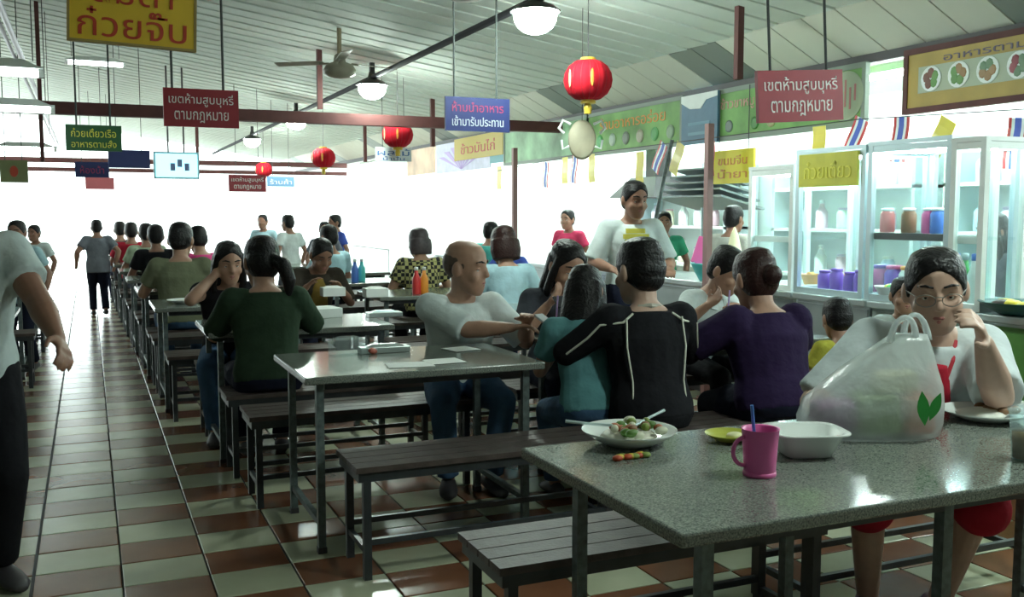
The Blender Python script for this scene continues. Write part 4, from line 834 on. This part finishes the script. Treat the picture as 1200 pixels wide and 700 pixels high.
# ------------------------------------------------------------------ signs, lanterns hanging from the hall ceiling
def hanging_sign(px0, py0, px1, py1, dist, m, label, txt=(), roll=0, name='hanging_sign', cat='sign', rope=True, border=None, ropes=(.3, .3)):
    c = pd((px0+px1)/2, (py0+py1)/2, dist); r = ((px0+px1)/2-600)/F_PX
    w = (px1-px0)*dist/F_PX/(math.cos(YAW)-math.sin(YAW)*r*-1 if False else math.cos(YAW)+math.sin(YAW)*-r); h = (py1-py0)*dist/F_PX
    t = thing(name, label, cat, c, group='signs hung from the ceiling'); t.rotation_euler = (0, math.radians(roll), 0)
    obj('panel', B().box((0, 0, 0), (w, .025, h)), m, t)
    if border:
        for a, b2 in (((-w/2, -.016, h/2-.012), (w/2, .016, h/2)), ((-w/2, -.016, -h/2), (w/2, .016, -h/2+.012)), ((-w/2, -.016, -h/2+.012), (-w/2+.012, .016, h/2-.012)), ((w/2-.012, -.016, -h/2+.012), (w/2, .016, h/2-.012))): obj('edge', B().span(a, b2), border, t)
    if rope:
        for s, q in ((-1, ropes[0]), (1, ropes[1])): obj('rope', B().tube((s*w*q, 0, h/2-.005), (s*w*q, 0, ceil_z(c.x+s*w*q)-c.z), .0075 if dist < 9 else .004, n=8), mat('dark_rope', (.05, .06, .06), .7), t)
    for tx, zz, ww, hh, mm in txt: lettering(tx, w*ww, h*hh, mm, t, Matrix(((1, 0, 0, 0), (0, 0, -1, -.014), (0, 1, 0, h*zz), (0, 0, 0, 1))))
M_SRED = mat('red_sign', (.30, .014, .028), .5, var=.05); M_SBLU = mat('blue_sign', (.010, .02, .11), .5, var=.05); M_SGRN = mat('green_sign', (.015, .10, .03), .5, var=.05); M_SYEL = mat('yellow_sign', (.74, .48, .03), .5, var=.05)
hanging_sign(80, -34, 232, 54, 4.6, M_SYEL, 'yellow hanging sign with two lines of red lettering at the top left', [('ส้มตำ', .20, .62, .34, M_TXRED), ('ก๋วยจั๊บ', -.22, .84, .38, M_TXRED)], roll=2, border=mat('tan_edge', (.35, .25, .08), .5))
nosm = [('เขตห้ามสูบบุหรี่', .2, .86, .34, M_TXW), ('ตามกฎหมาย', -.24, .72, .30, M_TXW)]
hanging_sign(192, 105, 280, 149, 6.0, M_SRED, 'red hanging sign with white lettering left of the ceiling fan', nosm, ropes=(.38, .3))
hanging_sign(888, 83, 987, 142, 5.3, M_SRED, 'red hanging sign with white lettering before the green banner', nosm, ropes=(.34, .32), roll=-4)
hanging_sign(77, 147, 143, 177, 8.0, M_SGRN, 'dark green hanging sign at the left', [('ก๋วยเตี๋ยวเรือ', .2, .8, .34, M_TXY), ('อาหารตามสั่ง', -.22, .8, .3, M_TXY)])
hanging_sign(522, 115, 597, 154, 7.2, M_SBLU, 'blue hanging sign with red and white lettering right of centre', [('ห้ามนำอาหาร', .22, .8, .3, mat('dull_red_lettering', (.32, .03, .1), .5)), ('เข้ามารับประทาน', -.2, .8, .3, mat('grey_lettering', (.45, .48, .55), .5))], ropes=(.36, .3))
hanging_sign(127, 176, 176, 197, 12.0, M_SBLU, 'blue hanging sign behind the green one'); hanging_sign(88, 190, 128, 208, 14.0, M_SBLU, 'small blue hanging sign at the far left', [('ห้องน้ำ', 0, .7, .5, MATS['dull_red_lettering'])])
hanging_sign(100, 208, 134, 222, 17, mat('faded_red_sign', (.5, .12, .14), .5), 'faded small red sign below the far blue one'); hanging_sign(268, 205, 312, 225, 14, M_SRED, 'small far red sign with white lettering above the standing diners', nosm); hanging_sign(313, 207, 345, 219, 15, mat('pale_blue_sign', (.15, .3, .5), .5), 'small pale blue sign beside the far red one', [('ร้านค้า', 0, .8, .5, M_TXW)])
hanging_sign(440, 173, 482, 189, 11.5, mat('white_sign', (.7, .76, .8), .5), 'white sign with blue lettering under the middle lantern', [('ผลไม้', .15, .9, .5, mat('blue_lettering', (.05, .15, .4), .5)), ('น้ำปั่น', -.3, .6, .3, mat('blue_lettering', (.05, .15, .4), .5))])
hanging_sign(0, 188, 33, 214, 9.0, mat('olive_sign', (.22, .24, .1), .5, var=.1), 'olive sign with a red emblem at the left edge', [('●', 0, .3, .5, M_TXRED)])
# screen hung far down the hall
p = pd(207, 194, 13); t = thing('hanging_screen', 'pale blue lit television screen hanging far down the hall', 'television', p); obj('bezel', B().box((0, .03, 0), (.58, .05, .36)), mat('pale_bezel', (.3, .5, .55), .4), t); obj('screen', B().box((0, -.002, 0), (.53, .012, .31)), mat('lit_screen', (.35, .8, .9), .3, emit=1.0), t)
for s in (-1, 1): obj('bracket', B().tube((s*.1, .03, .17), (s*.1, .03, ceil_z(p.x)-p.z), .012), M_DARK, t)
for q in range(3): obj('picture_mark', B().box((-.05+.09*q, -.01, -.02+.05*(q % 2)), (.06, .006, .1)), plain('screenmark', (.12, .2, .4)), t)
# lanterns
M_LAN = mat('lantern_red', (.46, .008, .02), .85, var=.1, vscale=8, spec=.2); M_GOLDT = mat('lantern_gold', (.65, .45, .05), .45)
def lantern(px, py, dist, dia, label):
    c = pd(px, py, dist); r = dia/2; t = thing('paper_lantern', label, 'lantern', c, 0, 'red paper lanterns')
    n = 16; rings = []
    b = B(); prof = [(.3, .80), (.55, .74), (.8, .55), (.95, .28), (1, 0), (.95, -.28), (.8, -.55), (.55, -.74), (.3, -.80)]
    vs = []; fs = []; seg = 48
    for pr, z in prof:
        for k in range(seg): a = 2*math.pi*k/seg; q = pr*(1-.045*(k % 3 == 0)); vs.append((r*q*math.cos(a), r*q*math.sin(a), r*z))
    for i in range(len(prof)-1):
        for k in range(seg): a = i*seg+k; d = i*seg+(k+1) % seg; fs.append((a, d, d+seg, a+seg))
    fs += [tuple(range(seg)), tuple(range((len(prof)-1)*seg, len(prof)*seg))]; obj('shade', b.add(vs, fs), M_LAN, t, True)
    for k in range(16): a = 2*math.pi*(k*3)/48; obj('rib', B().path([(r*pr*.965*math.cos(a), r*pr*.965*math.sin(a), r*z) for pr, z in prof], r*.012, 5), mat('lantern_rib', (.35, .01, .02), .5), t)
    obj('top_ring', B().lathe([(r*.3, r*.76), (r*.32, r*.88), (r*.28, r*.9)]), M_GOLDT, t); obj('bottom_ring', B().lathe([(r*.28, -r*.95), (r*.32, -r*.92), (r*.3, -r*.78)]), M_GOLDT, t)
    obj('tassel', B().lathe([(r*.14, -r*1.35), (r*.17, -r*1.1), (r*.12, -r*.94)]), M_GOLDT, t); obj('cord', B().tube((0, 0, r*.85), (0, 0, ceil_z(c.x)-c.z), .004), M_DARK, t)
    for q in (-.9, .1):
        a = -math.pi/2-YAW+q; obj('gold_emblem', B().ball((r*.985*math.cos(a), r*.985*math.sin(a), 0), (r*.07, r*.03, r*.36), 8, 6, Matrix.Rotation(a+math.pi/2, 3, 'Z')), MATS['orange_lettering'] if q > 0 else mat('pale_emblem', (.45, .35, .2), .5), t)
lantern(689, 94, 7.3, .37, 'large red paper lantern with gold tassel above the server'); lantern(466, 158, 11.2, .36, 'red paper lantern half behind the cross beam'); lantern(379, 185, 14.5, .36, 'round red paper lantern left of centre'); lantern(309, 199, 19, .34, 'faint far red paper lantern above the red sign')

# ------------------------------------------------------------------ things on the tables
def put_plate(p, r, label, foods, m=M_PORC, deep=.03):
    t = thing('plate', label, 'plate', p); obj('dish', B().lathe([(r*.5, 0), (r*.55, .003), (r*.8, deep*.5), (r, deep), (r*1.01, deep*1.02), (r*.97, deep*.85), (r*.7, deep*.35), (r*.2, deep*.25)], n=32), m, t, True)
    for c, x, y, z, rx, ry, rz in foods: obj('food', B().ball((x*r, y*r, deep*.6+z), (rx*r, ry*r, rz), 9, 6), c, t, True)
    return t
fg = lambda n, c: plain('food_'+n, c, .5)
rr = random.Random(3)
foods = [(fg('noodle', (.62, .6, .5)), 0, 0, 0, .62, .6, .014)]
for k in range(26):
    a = rr.uniform(0, 6.28); q = rr.uniform(.1, .7); c = [('leaf', (.09, .2, .03)), ('pale', (.6, .6, .45)), ('brown', (.2, .09, .03)), ('leaf2', (.22, .3, .06)), ('chili', (.4, .12, .04))][k % 5]
    foods.append((fg(*c), q*math.cos(a), q*math.sin(a), .012+rr.uniform(0, .014), rr.uniform(.07, .16), rr.uniform(.06, .12), .012))
pb = pz(737, 520, TH); P_ = put_plate((pb.x, pb.y, TH), .135, 'white bowl plate with leftover noodles and greens on the foreground table', foods, deep=.042)
obj('fork', B().path([(.02, .0, .05), (.10, .05, .058), (.17, .085, .066)], [.004, .004, .005]), M_ALU, P_['t'] if isinstance(P_, dict) else P_); obj('spoon', B().path([(-.03, .02, .05), (-.10, .05, .056), (-.165, .075, .064)], [.004, .004, .005]), M_ALU, P_)
ps = pz(733, 538, TH); t = thing('food_scraps', 'red and yellow food scraps spilled beside the noodle plate', 'food scraps', (ps.x, ps.y, TH))
for k in range(9): obj('scrap', B().ball((-.03+.011*k, rr.uniform(-.02, .02), .007), (.016, .013, .008), 8, 5), fg(*[('tomato', (.5, .07, .02)), ('corn', (.6, .45, .05)), ('leaf2', (.22, .3, .06))][k % 3]), t, True)
pm_ = pz(890, 557, TH); t = thing('mug', 'bright pink plastic mug with a blue straw', 'mug', (pm_.x, pm_.y, TH)); s = .0465
M_PINKC = mat('pink_plastic', (.80, .15, .42), .35)
obj('cup', B().lathe([(s*.80, 0), (s*.84, .004), (s*.9, .06), (s, .118), (s*1.03, .12), (s*.94, .118), (s*.84, .05), (s*.76, .01)], n=32), M_PINKC, t, True)
obj('foot_ring', B().lathe([(s*.86, 0), (s*.9, .004), (s*.88, .012), (s*.8, .013)]), M_PINKC, t, True)
hd = -RGT*.9-FWD*.25; hd.z = 0; hd.normalize(); obj('handle', B().path([hd*(s*.88+.034*math.sin(q*math.pi/10))+V((0, 0, .064+.036*math.cos(q*math.pi/10))) for q in range(11)], .0055), M_PINKC, t, True)
obj('straw', B().tube((0, .01, .02), hd*.012+V((0, .02, .175)), .0042), mat('blue_straw', (.08, .25, .7), .4), t)
pw = pz(945, 535, TH); t = thing('takeaway_bowl', 'white rectangular takeaway bowl beside the pink mug', 'bowl', (pw.x+.01, pw.y+.02, TH), -YAW+.1)
def rr_ring(w, d, z, n=32, pw_=4): return [(math.copysign(abs(math.cos(a))**(2/pw_), math.cos(a))*w, math.copysign(abs(math.sin(a))**(2/pw_), math.sin(a))*d, z) for a in [2*math.pi*k/n for k in range(n)]]
def shell(rings):
    b = B(); n = len(rings[0]); vs = [p for r in rings for p in r]; fs = []
    for i in range(len(rings)-1):
        for k in range(n): a = i*n+k; c = i*n+(k+1) % n; fs.append((a, c, c+n, a+n))
    fs += [tuple(reversed(range(n))), tuple(range((len(rings)-1)*n, len(rings)*n))]; return b.add(vs, fs)
obj('body', shell([rr_ring(.058, .05, 0), rr_ring(.064, .056, .004), rr_ring(.092, .08, .062), rr_ring(.108, .094, .066), rr_ring(.108, .094, .070), rr_ring(.09, .078, .068), rr_ring(.06, .052, .012)]), M_PORC, t, True)
pq = pz(862, 519, TH); put_plate((pq.x, pq.y+.03, TH), .07, 'small yellow green dish behind the pink mug', [(fg('cream', (.75, .72, .4)), .2, -.1, 0, .4, .35, .012)], mat('lime_dish', (.5, .52, .08), .3), .022)
pl = pz(1147, 487, TH); rr = random.Random(9); foods = [(fg('rice', (.72, .72, .66)), -.15, 0, 0, .6, .55, .02)] + [(fg('meat', (.22, .11, .05)), .35+rr.uniform(-.25, .25), rr.uniform(-.4, .4), .014, .16, .13, .014) for _ in range(10)]
put_plate((pl.x-.03, pl.y-.05, TH), .135, 'white plate of rice with brown meat before the woman in glasses', foods, deep=.03)
pc = pz(1196, 540, TH); t = thing('drink_cup', 'clear plastic cup of brown iced drink at the right edge', 'cup', (pc.x+.02, pc.y, TH)); obj('cup', B().lathe([(.034, 0), (.036, .004), (.046, .13), (.049, .132), (.045, .13), (.034, .006)]), M_CUPCLEAR, t, True); obj('drink', B().lathe([(.033, .006), (.037, .075), (.005, .076)]), mat('tea', (.25, .12, .03), .2), t, True); obj('lid', B().lathe([(.05, .130), (.05, .138), (.03, .142)]), M_CUPCLEAR, t, True); obj('straw', B().tube((0, 0, .02), (.02, .0, .2), .004), mat('lilac_straw', (.5, .35, .7), .4), t)
# the shopping bag
pb = pz(1030, 512, TH); t = thing('plastic_bag', 'bulging white plastic shopping bag with green leaf print', 'bag', (pb.x, pb.y+.03, TH), -YAW)
rings = []; NN = 44
for i, (z, xl, xr, d) in enumerate(((.0, -.19, .17, .09), (.012, -.212, .19, .11), (.05, -.215, .197, .125), (.10, -.19, .195, .12), (.15, -.145, .19, .105), (.20, -.085, .18, .085), (.245, -.02, .168, .06), (.28, .03, .158, .04), (.30, .055, .15, .028))):
    ring = []
    for p in rr_ring((xr-xl)/2, d, z, NN, 3): q = noise.noise(V((p[0]*16, p[1]*16+3, z*15)))*.012*(1 if i else .2); ring.append(((xl+xr)/2+p[0]*(1+q*4), p[1]*(1+q*5), z+q*.5*(i > 0)))
    rings.append(ring)
obj('sack', shell(rings), M_BAG, t, True)
for s, x in ((-1, .075), (1, .13)): obj('handle', B().path([(x-.036*math.cos(q*math.pi/12), s*(.02+.014*math.sin(q*math.pi/12)), .28+.075*math.sin(q*math.pi/12)) for q in range(13)], [.012-.005*math.sin(q*math.pi/12) for q in range(13)]), M_BAG, t, True)
def leaf(cx, cz, w, h, a): 
    pts = []
    for k in range(14): u = k/13; 
    out = [(w*math.sin(math.pi*u)*.5, h*(u-.5)) for u in [k/7 for k in range(8)]]+[(-w*math.sin(math.pi*u)*.5, h*(u-.5)) for u in [1-k/7 for k in range(1, 7)]]
    return [(cx+x*math.cos(a)-z*math.sin(a), -.1315+abs(.0)*x, cz+x*math.sin(a)+z*math.cos(a)) for x, z in out]
M_LEAFP = mat('leaf_print', (.04, .35, .06), .4)
obj('leaf_print', B().plate([(x, y, z) for x, y, z in leaf(.095, .105, .035, .10, .12)], .002, (0, 1, 0)), M_LEAFP, t); obj('leaf_print', B().plate(leaf(.128, .11, .03, .085, -.35), .002, (0, 1, 0)), M_LEAFP, t)
cont = [('box', (-.11, 0, .06), (.12, .12, .08), 'pink_pack', (.45, .2, .4)), ('box', (.0, -.01, .07), (.12, .14, .11), 'green_pack', (.3, .4, .15)), ('box', (.11, -.01, .07), (.09, .13, .11), 'red_pack', (.6, .2, .12)), ('box', (.06, -.005, .16), (.12, .08, .06), 'cream_pack', (.6, .55, .3))]
for n, c, d, nm, col in cont: obj('packed_goods', B().box(c, d, rot(random.uniform(-8, 8), 0, random.uniform(-5, 5))), plain(nm, col), t, bevel=.01)
# cups, papers and bottles on the other tables
def red_cup(px, py, label, y=None):
    p = pz(px, py, TH); t = thing('iced_drink', label, 'cup', (p.x, p.y, TH), 0, 'red drinks'); obj('cup', B().lathe([(.034, 0), (.036, .003), (.047, .105), (.05, .107), (.044, .104), (.03, .09)]), mat('red_drink', (.45, .015, .03), .25), t, True); obj('straw', B().tube((0, 0, .08), (.012, .0, .24), .0045), mat('lilac_straw', (.5, .35, .7), .4), t)
red_cup(651, 402, 'red iced drink with pale straw before the woman in grey'); red_cup(852, 392, 'red iced drink under the school boy\'s mouth')
def box_item(px, py, d, m, name, label, cat, rz=0, lid=None):
    p = pz(px, py, TH); t = thing(name, label, cat, (p.x, p.y, TH), rz); obj('body', B().box((0, 0, d[2]/2), d), m, t, bevel=.004); obj('lid' if lid else 'tissue', B().box((0, 0, d[2]+.006), (d[0]*.8, d[1]*.6, .012), taper=.6), lid or M_PAPER, t); return t
box_item(408, 416, (.16, .1, .075), M_CUPCLEAR, 'clear_tub', 'clear plastic tub on the table before the bald man', 'tub', .1, M_CUPCLEAR)
box_item(450, 413, (.24, .07, .03), M_STAIN, 'metal_tray', 'long metal tray on the table before the bald man', 'tray', 0, M_STAIN)
p = pz(437, 415, TH); t = thing('crumpled_wrapper', 'red and white crumpled wrapper before the bald man', 'wrapper', (p.x, p.y, TH)); obj('foil', B().ball((0, 0, .015), (.028, .018, .015), 7, 5, rot(30, 20, 10)), plain('wrapper_red', (.6, .16, .12)), t); obj('torn_end', B().box((.02, .01, .012), (.03, .02, .02), rot(20, 10, 30)), M_PAPER, t)
for k, (px, py, w, l) in enumerate(((480, 428, .2, 'white printed sheet lying at the left of the bald man'), (520, 424, .16, 'white sheet by the elbow of the bald man'), (540, 410, .14, 'white menu sheet under the bald man\'s arm'))):
    p = pz(px, py, TH); o = obj('paper_sheet', B().box((0, 0, .002+.001*k), (w, .14, .002), rot(10*k-8, 0, 0)), M_PAPER, loc=(p.x, p.y, TH)); tag(o, l, 'paper')
p = pz(222, 381, TH); o = obj('paper_sheet', B().box((0, 0, .002), (.18, .2, .003), rot(20)), M_PAPER, loc=(.72, 5.70, TH)); tag(o, 'pale sheet on the table left of the green shirt', 'paper')
for k, (px, py, c, cc, l) in enumerate(((488, 352, 'red', 'white', 'red sauce bottle left of the checked shirt'), (497, 352, 'orange', 'white', 'orange sauce bottle beside the checked shirt'), (416, 338, 'blue', 'white', 'blue bottle before the mustard top woman'), (424, 336, 'turquoise', 'white', 'turquoise bottle before the mustard top woman'))):
    p = pz(px, py, TH); y = {0: 7.5, 1: 7.5, 2: 9.05, 3: 9.1}[k]; q = pyy(px, 330, y); bottle((q.x, y, TH), .035, .22, c, cc, l, 'bottles on the tables')
box_item(380, 372, (.2, .12, .06), M_WHITE, 'napkin_box', 'white napkin box on the second aisle table', 'box', .2); box_item(450, 371, (.22, .1, .03), M_STAIN, 'cutlery_tray', 'steel cutlery tray on the second aisle table', 'tray', 0, M_ALU)
for k, (px, py) in enumerate(((390, 347), (440, 348))): box_item(px, py, (.18, .12, .07), M_WHITE, 'napkin_box', ['white napkin box left on the third aisle table', 'white napkin box right on the third aisle table'][k], 'box')
p = pz(195, 352, TH); put_plate((.62, 7.42, TH), .12, 'white plate on the aisle end of the third table', [(fg('rice', (.72, .72, .66)), 0, 0, 0, .5, .5, .015)])

# ------------------------------------------------------------------ finish: bake the grown bodies and clothes
finish_remesh()
